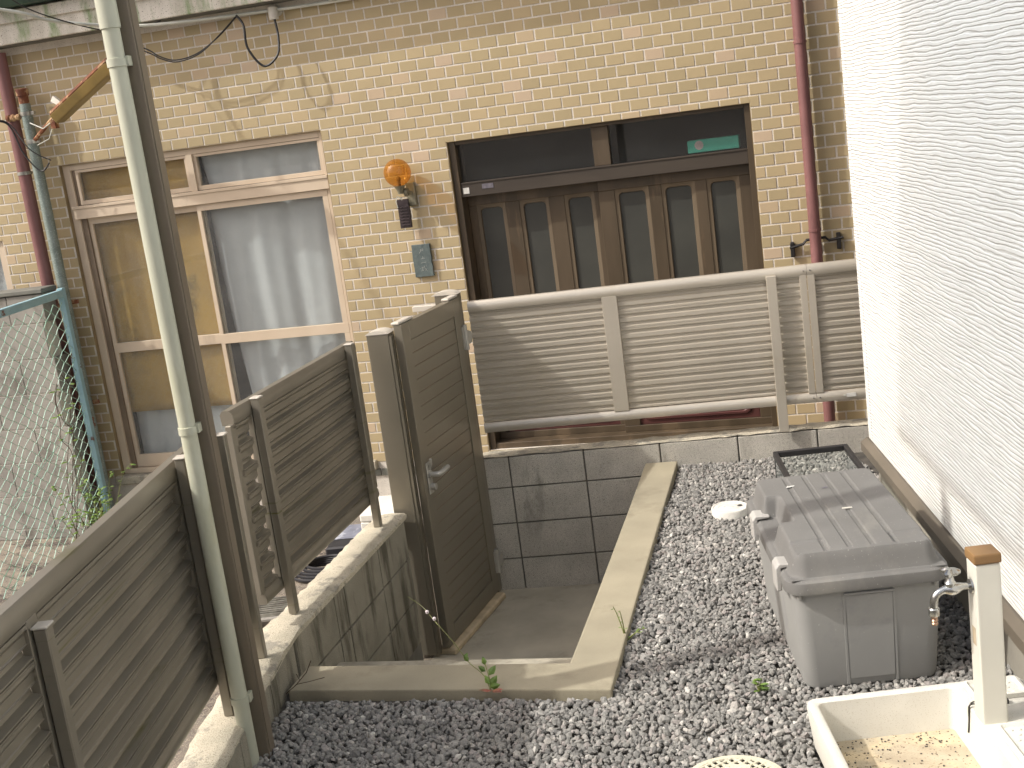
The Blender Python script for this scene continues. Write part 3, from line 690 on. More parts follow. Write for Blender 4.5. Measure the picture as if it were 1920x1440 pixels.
# ================================================================== FACADE FITTINGS
t = thing('wall_lamp', 'amber glass globe lamp on a grey wall bracket beside the door', 'wall lamp', (.545, 0, 1.40))
MB().box(-.018, .042, -.034, -.001, .0, .150).build('mounting_plate', 'amber_metal', t, bevel=.004)
MB().lathe([(.001, -.012), (.026, -.012), (.026, .012), (.001, .012)], (-.002, -.075, .095), 18, 'x').build('knuckle', 'amber_metal', t, smooth=True)
MB().tube([(.01, -.03, .085), (0, -.075, .09)], .014, 10).build('arm', 'amber_metal', t, smooth=True)
MB().lathe([(.001, 0), (.017, 0), (.020, .02), (.034, .045), (.036, .052), (.001, .052)], (-.030, -.105, .088), 20).build('cup', 'amber_metal', t, smooth=True)
prof = [(.087 * math.sin(R_(a)), -.087 * math.cos(R_(a))) for a in range(18, 181, 9)]
MB().lathe(prof, (-.031, -.11, .222), 36, cap=False).build('globe', 'glass_amber', t, smooth=True)
MB().lathe([(.001, 0), (.012, 0), (.012, .022), (.015, .034), (.016, .044), (.010, .056), (.001, .060)], (-.031, -.11, .140), 18).build('bulb', 'bulb_white', t, smooth=True)
s_ = MB().box(-.078, -.002, -.068, -.045, -.132, .052).build('sensor_box', 'sensor_brown', t, bevel=.003)
for k in range(7):
    z = -.112 + k * .019
    MB().tube([(-.068, -.069, z), (-.055, -.071, z - .003), (-.042, -.0705, z + .002), (-.028, -.071, z - .003), (-.013, -.069, z)], .0045, 6).build('louvre', 'sensor_brown', s_)
MB().tube([(-.075, -.07, .0), (-.078, -.082, .04), (-.062, -.088, .075), (-.045, -.085, .06)], .003, 6).tube([(-.045, -.085, .06), (-.035, -.08, .05)], .005, 6).build('wire', 'conduit', t)

# name plate of dark slate with four cut characters
NP = thing('name_plate', 'dark slate name plate with pale carved characters on the tiles', 'name plate', (.565, 0, .94))
np_ = MB()
ring0 = [(-.062 + random.uniform(-.003, .003), z, ) for z in np.linspace(0, .21, 7)]
outl = [(-.062 + random.uniform(-.0025, .0025), z) for z in np.linspace(0, .21, 8)] + [(x, .21 + random.uniform(-.002, .002)) for x in np.linspace(-.03, .03, 3)] + [(.062 + random.uniform(-.0025, .0025), z) for z in np.linspace(.21, 0, 8)] + [(x, random.uniform(-.002, .002)) for x in np.linspace(.03, -.03, 3)]
np_.prism(outl, -.022, -.001, 'y').build('plate', 'slate', NP, bevel=.002)
def strokes(name, segs, cx, cz, sc):
    mb_ = MB()
    for s0 in segs: mb_.tube([(cx + x * sc, -.0225, cz + z * sc) for x, z in s0], .0011, 5)
    return mb_.build(name, 'engraved', NP)
strokes('character', [[(-.3, .95), (.5, 1.0)], [(-.3, .6), (.45, .62), (.45, .9)], [(-.3, .95), (-.35, .4), (-.8, -.1)], [(-.28, .6), (-.2, .62)]], .004, .155, .024)
strokes('character', [[(0, .8), (0, 0)], [(0, .4), (.45, .42)], [(-.6, 0), (.7, .05)]], .005, .117, .022)
strokes('character', [[(-.9, -.08), (.0, .0), (.9, .1)]], .006, .091, .02)
strokes('character', [[(-.7, .6), (.1, .62)], [(-.6, .6), (-.6, .0), (-.9, -.4)], [(-.2, .35), (-.25, -.1), (-.6, -.3)], [(.0, .95), (.15, .2), (.6, -.45)], [(.55, .2), (.1, -.35)], [(.4, .95), (.55, .8)]], .008, .046, .026)

# downpipes and posts along the facade
def clamp_band(parent, mt, x, y, z, r, w_=.02):
    return MB().lathe([(r, -w_ / 2), (r + .004, -w_ / 2), (r + .004, w_ / 2), (r, w_ / 2)], (x, y, z), 20).box(x + r * .2, x + r * .8, y + r, min(y + r + .05, .004), z - .008, z + .008).build('clamp', mt, parent)
t = thing('downpipe', 'maroon downpipe with thin clamps right of the sliding door', 'downpipe', (3.028, -.062, GZ))
MB().lathe([(.034, .0), (.034, 3.4)], (0, 0, 0), 24).build('pipe', 'pipe_maroon', t, smooth=True)
for z in (2.07, .985): clamp_band(t, 'pipe_maroon', 0, 0, z - GZ, .0345, .014)
t = thing('downpipe', 'maroon downpipe left of the window disappearing behind the low grey wall', 'downpipe', (-2.165, -.065, GZ))
MB().lathe([(.043, .0), (.043, 3.35)], (0, 0, 0), 24).build('pipe', 'pipe_maroon', t, smooth=True)
clamp_band(t, 'band_steel', 0, 0, 1.93 - GZ, .0435, .022)
t = thing('insulator_block', 'small dark knob insulator with wires on the left maroon downpipe', 'insulator', (-2.12, -.12, 2.30))
MB().lathe([(.001, -.05), (.02, -.05), (.024, -.03), (.014, -.02), (.024, -.008), (.024, .008), (.014, .02), (.022, .032), (.018, .05), (.001, .05)], (0, 0, 0), 14, 'x').box(-.05, -.03, -.012, .03, -.02, .02).build('knob', 'rust', t, smooth=True)

GP = thing('steel_pole', 'weathered grey-green galvanised pole with rusty top beside the window', 'pole', (-2.028, -.10, GZ))
MB().lathe([(.036, 0), (.036, 2.40 - GZ - .02)], (0, 0, 0), 24).build('pole', 'galv', GP, smooth=True)
MB().lathe([(.034, 2.36 - GZ), (.034, 2.43 - GZ), (.040, 2.432 - GZ), (.042, 2.475 - GZ), (.036, 2.48 - GZ), (.001, 2.48 - GZ)], (0, 0, 0), 20).build('rusty_cap', 'rust', GP, smooth=True)
for z in (2.315, 2.13):
    MB().lathe([(.0365, -.013), (.041, -.013), (.041, .013), (.0365, .013)], (0, 0, z - GZ), 20).box(.034, .062, -.012, .012, z - GZ - .012, z - GZ + .012).build('band', 'band_steel', GP)

# rusty fluorescent street lamp on the pole
FL = thing('street_lamp', 'rusty slanted fluorescent street lamp with yellowed cover on the pole', 'street lamp', (-1.96, -.13, 2.13))
a0 = Vector((-1.735, -.20, 2.262)); a1 = Vector((-1.08, -.50, 2.508)); dd = (a1 - a0).normalized()
sd = dd.cross(Vector((0, 0, 1))).normalized(); upv = sd.cross(dd)
def bar(mb_, w0, w1, h0, h1, up0, up1, taper=1.0):
    pts = []
    for p, k in ((a0, 1.0), (a1, taper)):
        pts.append([p + sd * (-w0 * k) + upv * up0, p + sd * (w0 * k) + upv * up0, p + sd * (w1 * k) + upv * up1, p + sd * (-w1 * k) + upv * up1])
    mb_.loft(pts)
mb = MB(); bar(mb, .060, .040, 0, 0, .012, .045); mb.build('hood', 'rust', FL, world=True, bevel=.006)
mb = MB(); bar(mb, .030, .058, 0, 0, -.048, .011); mb.build('cover', 'lamp_lens', FL, world=True, bevel=.008, seg=2)
MB().tube([(-1.99, -.12, 2.14), (-1.90, -.15, 2.19), (-1.80, -.18, 2.245), (-1.70, -.215, 2.285)], .014, 8).box(-1.80, -1.765, -.20, -.155, 2.19, 2.25).build('bracket', 'rust', FL, world=True)
s_ = MB().add([(-1.735, -.215, 2.36), (-1.675, -.225, 2.325), (-1.655, -.22, 2.345), (-1.715, -.21, 2.395), (-1.735, -.245, 2.36), (-1.675, -.255, 2.325), (-1.655, -.25, 2.345), (-1.715, -.24, 2.395)], [(0, 1, 2, 3), (7, 6, 5, 4), (0, 4, 5, 1), (1, 5, 6, 2), (2, 6, 7, 3), (3, 7, 4, 0)]).build('light_sensor', 'box_cream', FL, world=True)
MB().tube([(-1.99, -.14, 2.25), (-1.88, -.17, 2.20), (-1.80, -.19, 2.23), (-1.70, -.22, 2.31)], .004, 6).tube([(-1.96, -.15, 2.10), (-1.85, -.17, 2.13), (-1.79, -.19, 2.21)], .003, 6).build('wires', 'conduit', FL, world=True)

# iron hook rack behind the right downpipe
t = thing('iron_bracket', 'black wrought iron rail behind the right maroon downpipe', 'bracket', (3.03, 0, .86))
MB().tube([(-.155, -.028, .028), (-.075, -.028, .044), (-.055, -.028, .066), (.055, -.028, .072), (.075, -.028, .052), (.16, -.028, .062)], .0085, 8).build('rail', 'iron_black', t)
MB().box(-.152, -.126, -.034, -.002, -.028, .062).build('upright', 'iron_black', t, bevel=.004)
MB().box(.118, .144, -.034, -.002, -.006, .092).build('upright', 'iron_black', t, bevel=.004)

# conduit and cables under the eave
def smooth_path(pts, k=10):
    pts = [Vector(p) for p in pts]; out = []
    P_ = [pts[0]] + pts + [pts[-1]]
    for i in range(1, len(P_) - 2):
        for j in range(k):
            u = j / k; a, b, c, d = P_[i - 1], P_[i], P_[i + 1], P_[i + 2]
            out.append(0.5 * ((2 * b) + (c - a) * u + (2 * a - 5 * b + 4 * c - d) * u * u + (3 * b - a - 3 * c + d) * u ** 3))
    out.append(pts[-1]); return out
tag(MB().tube(smooth_path([(-2.2, -1.3, 3.02), (-1.582, -.80, 2.892), (-1.433, -.52, 2.818), (-1.20, -.28, 2.765), (-.95, -.15, 2.738), (-.41, -.06, 2.724), (.30, -.03, 2.712), (1.2, -.03, 2.72)]), .0105, 10).build('conduit', 'conduit', smooth=True), 'pale round conduit sagging in under the mossy eave', 'conduit')
tag(MB().tube(smooth_path([(-1.62, -.80, 3.05), (-1.50, -.66, 2.90), (-1.36, -.45, 2.80), (-1.22, -.22, 2.735), (-1.04, -.16, 2.735), (-.9, -.14, 2.755)]), .004, 6).build('cable', 'cable_black'), 'thin black cable tied to the pale conduit at the eave corner', 'cable')
tag(MB().tube(smooth_path([(-1.30, -.16, 2.73), (-1.16, -.15, 2.66), (-1.026, -.14, 2.592), (-.953, -.14, 2.540), (-.846, -.14, 2.503), (-.689, -.14, 2.523), (-.521, -.14, 2.605), (-.40, -.09, 2.712)]), .0045, 6).tube(smooth_path([(-1.30, -.16, 2.72), (-1.02, -.15, 2.572), (-.94, -.15, 2.523), (-.83, -.15, 2.490), (-.67, -.15, 2.518), (-.51, -.15, 2.612), (-.40, -.09, 2.716)]), .004, 6).build('cable', 'cable_black'), 'pair of black cables drooping from the conduit left of the loop', 'cable')
tag(MB().tube(smooth_path([(-.40, -.09, 2.716), (-.345, -.13, 2.645), (-.338, -.14, 2.507), (-.25, -.14, 2.385), (-.152, -.13, 2.435), (-.138, -.10, 2.544), (-.160, -.06, 2.665)]), .0078, 8).build('cable', 'cable_black'), 'black cable hanging in a deep U-shaped loop from the junction cap', 'cable')
t = thing('junction_box', 'small cream weather cap with the black cable loop coming out', 'junction box', (-.165, 0, 2.66))
MB().lathe([(.030, 0), (.032, .05), (.030, .075), (.015, .09), (.001, .092)], (0, -.055, 0), 16).build('cap', 'box_cream', t, smooth=True)
MB().lathe([(.026, -.02), (.034, -.018), (.034, -.001), (.001, -.001)], (.012, 0, .055), 16, 'y').build('base', 'box_cream', t, smooth=True)
t = thing('junction_box', 'second cream weather cap cut by the top edge of the picture', 'junction box', (.245, 0, 2.715))
MB().lathe([(.028, 0), (.030, .05), (.028, .075), (.015, .09), (.001, .092)], (0, -.05, 0), 16).build('cap', 'box_cream', t, smooth=True)
tag(MB().tube(smooth_path([(-2.30, -.30, 2.29), (-2.17, -.14, 2.27), (-2.08, -.15, 2.06), (-1.97, -.16, 1.93), (-1.90, -.15, 1.975)]), .005, 6).tube(smooth_path([(-2.30, -.30, 2.30), (-2.17, -.14, 2.28), (-2.02, -.16, 2.08), (-1.89, -.14, 1.99)]), .004, 6).build('cable', 'cable_black'), 'black wires draped from the left insulator across the galvanised pole', 'cable')

# ================================================================== LEFT BACKGROUND
# low grey block wall behind the wire fence
LW = thing('block_wall', 'plain grey concrete block wall behind the wire mesh fence', 'block wall', (-3.0, -.30, GZ))
MB().box(-1.1, .90, .006, .14, 0, 1.72).build('mortar_core', 'mortar', LW)
zc = [GZ, -.545, -.30, -.055, .19, .435, .68, .925, 1.125]
for r, (z0, z1) in enumerate(zip(zc[:-1], zc[1:])):
    xs_ = [-1.1] + [x for x in np.arange(-1.1 + (.25 if r % 2 else .5), .93, .5)] + [.93]
    for a, b in zip(xs_[:-1], xs_[1:]):
        if b - a < .05: continue
        block_piece('block', LW, b - a - .006, z1 - z0 - .007, .15, 'wall_grey', (a + b) / 2, .075, (z0 + z1) / 2 - GZ)
MB().box(-1.12, .95, -.015, .165, 1.125 - GZ + .002, 1.16 - GZ).build('capping', 'soffit', LW, bevel=.006)

# chain link fence: blue angle frame, post, wires
ca = Vector((-2.005, -.16, 0)); cb_ = Vector((-1.845, -1.45, 0)); cdv = (cb_ - ca).normalized(); cang = math.atan2(cdv.y, cdv.x)
CF = thing('chain_link_fence', 'pale green wire mesh fence in a light blue frame at the left edge', 'fence', (ca.x, ca.y, GZ), cang)
MB().box(.0, .045, -.012, .030, 0, 1.135 - GZ).build('post', 'frame_blue', CF, bevel=.003)
MB().box(.046, 1.45, -.012, .030, 1.075 - GZ, 1.125 - GZ).build('top_rail', 'frame_blue', CF, bevel=.003)
for z in (1.02, .30):
    MB().box(-.075, .06, -.018, -.012, z - GZ - .015, z - GZ + .015).box(-.10, -.075, -.018, .06, z - GZ - .014, z - GZ + .014).build('clamp', 'rust', CF, bevel=.002)
wr = MB(); sp_, hz_ = .062, .040; nzz = int(1.66 / hz_)
for i in range(23):
    pts = []
    for j in range(nzz + 1):
        z = 1.66 - j * hz_
        sag = .030 * math.sin(j * .16 + 1) * (i / 22) + .006 * math.sin(j * .5 + i * .7)
        pts.append((.048 + i * sp_ + (sp_ if (i + j) % 2 else 0) + sag, .012 + (.003 if j % 2 else -.003) + .006 * math.sin(i * .9 + j * .23), z + .006 * math.sin(i * 1.1)))
    wr.tube(pts, .0027, 5, False)
wr.build('wire_mesh', 'wire_green', CF, kind='stuff')
MB().tube([(.05, .02, .90), (.7, .025, .72), (1.4, .02, .50)], .0022, 5).tube([(.05, .02, .42), (.7, .025, .30), (1.4, .02, .12)], .0022, 5).build('tension_wire', 'wire_green', CF)

def leaf_faces(mb_, p, d, up, ln, wd):
    d = d.normalized(); sx = d.cross(up).normalized(); nn = sx.cross(d)
    a = p; tip = p + d * ln - nn * ln * .12
    l1, r1 = p + d * ln * .35 + sx * wd - nn * .02 * ln, p + d * ln * .35 - sx * wd - nn * .02 * ln
    l2, r2 = p + d * ln * .7 + sx * wd * .7 - nn * .06 * ln, p + d * ln * .7 - sx * wd * .7 - nn * .06 * ln
    mid1, mid2 = p + d * ln * .35 + nn * wd * .25, p + d * ln * .7 + nn * wd * .18
    mb_.add([a, l1, l2, tip, r2, r1, mid1, mid2], [(0, 1, 6), (0, 6, 5), (1, 2, 7, 6), (6, 7, 4, 5), (2, 3, 7), (7, 3, 4)])
def plant(name, label, base, stems, leaf_len, rg, cat='weed', mt='leaf', parts=True, spread=1.0, leafs=6):
    t_ = thing(name, label, cat, base)
    sm = MB(); lf = MB()
    for (dx, dy, h, bend) in stems:
        pts = [Vector((0, 0, 0)), Vector((dx * .3, dy * .3, h * .4)), Vector((dx * .7, dy * .7, h * .8)), Vector((dx, dy, h - bend))]
        pts = smooth_path(pts, 5); sm.tube(pts, [.0028 * (1 - .6 * i / len(pts)) for i in range(len(pts))], 5)
        for k in range(leafs):
            i = int((k + 1) / (leafs + .5) * (len(pts) - 1)); an = rg.uniform(0, 6.28)
            leaf_faces(lf, pts[i], Vector((math.cos(an) * spread, math.sin(an) * spread, rg.uniform(-.1, .7))), Vector((0, 0, 1)), leaf_len * rg.uniform(.6, 1.2), leaf_len * .26)
    sm.build('stem', 'stem_green', t_); lf.build('leaves', mt, t_)
    return t_
rg = random.Random(5)
for k, (x, y, n_st, hh, lab) in enumerate(((-1.72, -.62, 6, .55, 'tangled creeping weed at the foot of the wire fence near the rail'), (-1.86, -.46, 5, .42, 'low green weed clump between wire fence and grey wall'), (-1.66, -.95, 7, .5, 'leafy green weeds at the lower left corner of the wire fence'), (-1.95, -.27, 4, .30, 'small weed tuft beside the blue fence post'))):
    plant('weed', lab, (x, y, GZ), [(rg.uniform(-.25, .25), rg.uniform(-.22, .2), hh * rg.uniform(.5, 1.2), .05) for _ in range(n_st)], .055, rg, leafs=9)
vt = thing('vine', 'thin vine with sparse reddish leaves climbing the wire mesh', 'vine', (-1.80, -.80, GZ))
vs_ = MB(); vl = MB()
for k in range(4):
    pts = [Vector((rg.uniform(-.12, .1), rg.uniform(-.2, .2), 0))]
    for j in range(9): pts.append(pts[-1] + Vector((rg.uniform(-.03, .03), rg.uniform(-.06, .08), rg.uniform(.09, .19))))
    pts = smooth_path(pts, 4); vs_.tube(pts, .0022, 5)
    for j in range(4, len(pts), 5):
        an = rg.uniform(0, 6.28); leaf_faces(vl, pts[j], Vector((math.cos(an), math.sin(an), .1)), Vector((0, 0, 1)), .06, .018)
vs_.build('stem', 'twig', vt); vl.build('leaves', 'leaf', vt)

# lane side: drain grate, step stone, pots behind the left fence
t = thing('drain_grate', 'steel drain grate in the lane behind the left fence', 'drain grate', (.06, -1.98, GZ), R_(12))
MB().box(-.18, .18, -.14, .14, .10, .118).build('frame', 'wall_grey', t, bevel=.004)
for k in range(9): MB().box(-.15, .15, -.115 + k * .028, -.103 + k * .028, .119, .134).build('bar', 'band_steel', t)
t = thing('white_bench_block', 'white slab step on legs beside the gate post under the tiles', 'step', (.36, -.70, GZ), R_(3))
MB().box(-.16, .10, -.17, .20, .20, .25).build('slab', 'plaster_white', t, bevel=.008)
MB().box(.04, .10, -.17, .20, 0, .199).build('leg', 'plaster_white', t, bevel=.006)
MB().box(-.16, -.10, -.17, .20, 0, .199).build('leg', 'plaster_white', t, bevel=.006)
MB().box(-.099, .039, -.15, -.12, .10, .199).build('apron', 'reveal', t)
t = thing('planter_tray', 'dark open planter tray standing in the lane behind the left fence', 'tray', (.12, -.78, GZ), R_(8))
MB().box(-.16, .16, -.20, .20, 0, .02).build('rim_base', 'plaster_white', t, bevel=.006)
MB().box(-.15, .15, -.19, .19, .022, .085).build('tray', 'black_plastic', t, bevel=.01)
MB().add([(-.14, -.05, .088), (.14, -.05, .088), (.14, .18, .10), (-.14, .18, .10)], [(0, 1, 2, 3)]).build('contents', 'slate_blue', t)
hs = []
for k in range(5):
    c = Vector((.05 + k * .012, -1.22 + k * .01, GZ + .02 + .012 * k)); rad = .13 - .006 * k
    hs += [(c.x + rad * 1.3 * math.cos(a), c.y + rad * math.sin(a), c.z) for a in [2 * math.pi * i / 24 for i in range(24)]]
tag(MB().tube(hs, .010, 6).build('hose', 'black_plastic', smooth=True), 'coil of dark hose lying in the lane behind the left fence', 'hose')

# ================================================================== SLAT FENCES
def slat_profile(f_, deep=False, h=.0985):
    """(y,z) outline of one roll-formed slat, viewer on the f_ side"""
    D_ = .0095
    p = [(D_ - .002, 0), (D_, .0015), (D_, .0115), (0, .0180), (0, .0320), (D_ * .9, .0375), (D_, .0385), (D_, .0615), (.0015, .0675), (0, .0690), (0, .0820), (D_, .0880), (D_, h - .0015), (D_ - .002, h), (-.004, h), (-.004, 0)]
    if deep:
        p = [(.024, 0), (.024, .0050), (.018, .0058), (.018, .0078), (.024, .0086), (.024, .0135), (.002, .0205), (0, .0310), (.013, .0455), (.017, .0475), (.014, .0505), (.014, .0745), (.024, .0880), (.024, h), (-.004, h), (-.004, 0)]
    p = [(y * f_, z) for y, z in p]
    return p
def slat_mesh(ln, f_, mt, key):
    k = ('slat', round(ln, 3), f_, mt)
    if k not in SHARE:
        me_ = MB().prism(slat_profile(f_, mt == 'alu_mossy'), -ln / 2, ln / 2, 'x').mesh('slat'); me_.materials.append(MATS[mt]); SHARE[k] = me_
    return SHARE[k]
def slat_fence(name, label, loc, rz, f_, panels, stiles, posts, mt, z0, z1, nsl, rail_mt='alu', post_w=.036, post_out=.032, cap_mt='alu_cap', joints=()):
    t_ = thing(name, label, 'fence', loc, rz)
    zb = z0 + .055; pitch = (z1 - .055 - zb) / nsl
    for a, b in panels:
        me_ = slat_mesh(b - a, f_, mt, 0)
        for k in range(nsl):
            o_ = link('slat', me_, t_, ((a + b) / 2, 0, zb + k * pitch)); o_.scale = (1, 1, pitch / .0995)
    A = min(p[0] for p in panels); B = max(p[1] for p in panels)
    cuts = [A] + list(joints) + [B]
    for a, b in zip(cuts[:-1], cuts[1:]):
        def rail(zc_, h_):
            pr_ = [(-.022 * f_, zc_ - h_ / 2), (.022 * f_, zc_ - h_ / 2), (.027 * f_, zc_ - h_ * .2), (.025 * f_, zc_ + h_ * .25), (.014 * f_, zc_ + h_ / 2), (-.014 * f_, zc_ + h_ / 2), (-.025 * f_, zc_ + h_ * .25)]
            MB().prism(pr_, a + .0008, b - .0008, 'x').build('rail', rail_mt, t_, smooth=True)
        rail(z1 - .027, .054); rail(z0 + .025, .050)
    for x, w_ in stiles:
        MB().box(x - w_ / 2, x + w_ / 2, -.006, .006, z0 + .05, z1 - .05).build('stile', rail_mt, t_) if False else MB().box(x - w_ / 2, x + w_ / 2, min(0, .024 * f_), max(0, .024 * f_), z0 + .048, z1 - .050).build('stile', rail_mt, t_, bevel=.002)
    for x, zt in posts:
        y0_, y1_ = sorted((.0285 * f_, (.0285 + post_out) * f_))
        p_ = MB().box(x - post_w / 2, x + post_w / 2, y0_, y1_, 0.002, zt - .006).build('post', rail_mt, t_, bevel=.003)
        MB().box(x - post_w / 2 - .003, x + post_w / 2 + .003, y0_ - .003, y1_ + .003, zt - .006, zt).build('cap', cap_mt, p_, bevel=.002)
    return t_
# behind the pit
t = slat_fence('slat_fence', 'beige aluminium slat fence on the back block wall before the brown door', (1.25, -1.535, .139), R_(5.45), -1,
               [(.03, .72), (.80, 1.545), (1.59, 1.722), (1.766, 2.55)], [(.76, .078), (1.722, .034), (1.761, .036)], [], 'alu', .135, .835, 7, joints=(1.742,))
MB().box(1.543, 1.592, -.046, -.027, .002, .80).build('post', 'alu', t, bevel=.002)
for x in (1.726, 1.758):
    for z in (.808, .16): MB().lathe([(.001, 0), (.004, 0), (.0035, -.003), (.001, -.0035)], (x, -.0275, z), 10, 'y').build('screw', 'chrome', t)
s_ = MB().box(1.888, 1.935, -.0285, -.0268, .150, .170).build('sticker', 'sticker', t)
MB().box(1.874, 1.884, -.0285, -.0268, .156, .164).build('sticker', 'conduit', t)
# left run beside the gate
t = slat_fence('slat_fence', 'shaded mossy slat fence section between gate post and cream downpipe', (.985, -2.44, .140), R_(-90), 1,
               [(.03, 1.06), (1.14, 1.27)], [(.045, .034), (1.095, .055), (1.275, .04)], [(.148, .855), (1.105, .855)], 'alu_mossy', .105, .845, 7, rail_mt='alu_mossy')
# nearest run, along the bent part of the wall
ang1 = math.atan2(-.9812, .193)
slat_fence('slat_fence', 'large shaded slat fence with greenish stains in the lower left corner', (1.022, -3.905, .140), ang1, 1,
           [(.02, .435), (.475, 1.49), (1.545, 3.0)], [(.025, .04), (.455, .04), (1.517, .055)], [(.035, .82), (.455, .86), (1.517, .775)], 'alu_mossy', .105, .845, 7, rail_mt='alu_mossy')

# ================================================================== GATE
G = thing('gate', 'tall taupe aluminium gate with grooved leaf and lever handle', 'gate', (1.14, -2.35, GZ))
lp = MB().box(1.030, 1.136, -2.375, -2.29, GZ + .02, .985).build('latch_post', 'alu_gate', G, world=True, bevel=.004, seg=2)
cap = [(1.026 + .114 * k / 8, .987 + .016 * math.sin(math.pi * k / 8) ** .7) for k in range(9)]
MB().prism([(1.026, .986)] + cap + [(1.140, .986)], -2.379, -2.286, 'y').build('cap', 'alu_cap', lp, world=True)
MB().box(1.137, 1.150, -2.372, -2.362, GZ + .02, .975).box(1.137, 1.150, -2.352, -2.342, GZ + .02, .975).box(1.137, 1.148, -2.332, -2.322, GZ + .02, .975).build('strike_rail', 'alu_gate', lp, world=True)
hp = MB().box(1.135, 1.258, -1.625, -1.558, GZ + .02, 1.030).build('hinge_post', 'alu_gate', G, world=True, bevel=.004, seg=2)
cap = [(1.120 + .142 * k / 8, 1.032 + .018 * math.sin(math.pi * k / 8) ** .7) for k in range(9)]
MB().prism([(1.120, 1.031)] + cap + [(1.262, 1.031)], -1.629, -1.554, 'y').build('cap', 'alu_cap', hp, world=True)
MB().box(1.003, 1.134, -1.61, -1.575, .955, .985).build('rail_stub', 'alu_cap', hp, world=True, bevel=.003)
# leaf: local x from latch edge to hinge edge, +y... the face we see is local -y
lv0 = Vector((1.176, -2.345)); lv1 = Vector((1.246, -1.6285)); lang = math.atan2(lv1.y - lv0.y, lv1.x - lv0.x); LL = (lv1 - lv0).length
def lbox(name, boxes, mt='alu_gate', bevel=.002, parent=None):
    mb_ = MB(); M_ = Matrix.Translation((lv0.x, lv0.y, 0)) @ Matrix.Rotation(lang, 4, 'Z')
    for b_ in boxes: mb_.box(*b_)
    mb_.v = [tuple(M_ @ Vector(p)) for p in mb_.v]
    return mb_.build(name, mt, parent or G, world=True, bevel=bevel)
zl0, zl1 = -.575, 1.015
lf_ = lbox('leaf_frame', [(0, .085, -.02, .02, zl0, zl1), (LL - .085, LL, -.02, .02, zl0, zl1), (.085, LL - .085, -.02, .02, zl1 - .085, zl1), (.085, LL - .085, -.02, .02, zl0, zl0 + .085)])
npl = 22; pz = (zl1 - zl0 - .17) / npl
for k in range(npl): lbox('slat', [(.085, LL - .085, -.014, .012, zl0 + .085 + k * pz + .0022, zl0 + .085 + (k + 1) * pz - .0022)], bevel=.002)
lbox('groove_back', [(.085, LL - .085, -.010, .008, zl0 + .085, zl1 - .085)], 'sash_dark', 0)
lbox('top_cap', [(-.004, LL * .22, -.012, .03, zl1 + .001, zl1 + .014)], 'alu_cap', .004)
lbox('top_cap', [(LL * .84, LL + .004, -.012, .03, zl1 + .001, zl1 + .014)], 'alu_cap', .004)
M_ = Matrix.Translation((lv0.x, lv0.y, 0)) @ Matrix.Rotation(lang, 4, 'Z')
def lshape(name, mb_, mt, **k):
    mb_.v = [tuple(M_ @ Vector(p)) for p in mb_.v]; return mb_.build(name, mt, G, world=True, **k)
h_ = lshape('handle', MB().tube(smooth_path([(.055, -.022, .285), (.055, -.060, .285), (.062, -.070, .285), (.085, -.074, .284), (.175, -.068, .283)], 6), .0135, 10).lathe([(.001, -.022), (.020, -.022), (.020, -.034), (.001, -.034)], (.055, 0, .285), 16, 'y'), 'hinge_grey', smooth=True)
lshape('lock_plate', MB().box(.030, .080, -.026, -.0205, .19, .345), 'hinge_grey', bevel=.004)
lshape('latch_lever', MB().tube([(.055, -.028, .315), (.052, -.040, .335), (.046, -.045, .362)], .007, 8).lathe([(.001, -.02), (.016, -.02), (.016, -.05), (.001, -.05)], (.055, 0, .225), 14, 'y'), 'hinge_grey', smooth=True)
for z in (.80, -.42):
    hg = lshape('hinge', MB().lathe([(.001, 0), (.013, 0), (.013, .13), (.001, .13)], (LL + .006, -.026, z - .06), 14).box(LL - .02, LL + .02, -.024, -.019, z - .055, z + .06), 'hinge_grey', smooth=True)
    lshape('hinge_disc', MB().lathe([(.001, -.012), (.034, -.012), (.036, 0), (.001, 0)], (LL + .034, -.026, z), 22, 'y'), 'hinge_grey', smooth=True)

# ================================================================== CARPORT (post stands in the picture, the roof is above it)
HA = R_(10.0)                                   # the house and the carport share this turn
cu = Vector((math.cos(HA), math.sin(HA), 0)); cw = Vector((math.sin(HA), -math.cos(HA), 0))   # to the right / towards the camera
CP = thing('carport', 'taupe carport post with its clear roof overhead', 'carport', (1.237, -4.334, 0), HA)
MB().box(-.031, .031, -.031, .031, -.05, 2.774).build('post', 'post_brown', CP, bevel=.004, seg=2)
MB().box(.0315, .0335, -.024, .024, -.05, 2.70).build('post_rib', 'post_brown', CP, bevel=.001)
CX, CY = -.075, .66                              # roof's far left corner in the carport's frame
MB().box(CX + .075, CX + .10, -4.6, CY, 2.775, 2.805).build('gutter_beam', 'post_brown', CP, bevel=.004)
MB().box(CX + .10, 2.02, -4.6, CY - .02, 2.80, 2.806).build('roof_sheet', 'polycarb', CP)
for k in range(1, 4): MB().box(CX + .10, 2.02, CY - k * 1.45, CY + .012 - k * 1.45, 2.812, 2.83).build('glazing_bar', 'post_brown', CP)

DP = thing('downpipe', 'cream plastic downpipe strapped to the carport post', 'downpipe', (1.226, -4.394, 0), HA)
MB().lathe([(.0250, -.02), (.0250, 2.25), (.029, 2.251), (.029, 2.72)], (0, 0, 0), 28).build('pipe', 'pipe_cream', DP, smooth=True)
for z in (2.158, 1.092, .218):
    MB().lathe([(.0252, -.012), (.0285, -.011), (.0285, .011), (.0252, .012)], (0, 0, z), 28).box(.022, .034, -.004, .03, z - .011, z + .016).build('strap', 'pipe_cream', DP, smooth=True)

# ================================================================== WHITE HOUSE
hc = Vector((3.214, -2.08, 0))
H = thing('white_house', 'white house wall with rippled siding at the right edge', 'house', (hc.x, hc.y, 0), HA)
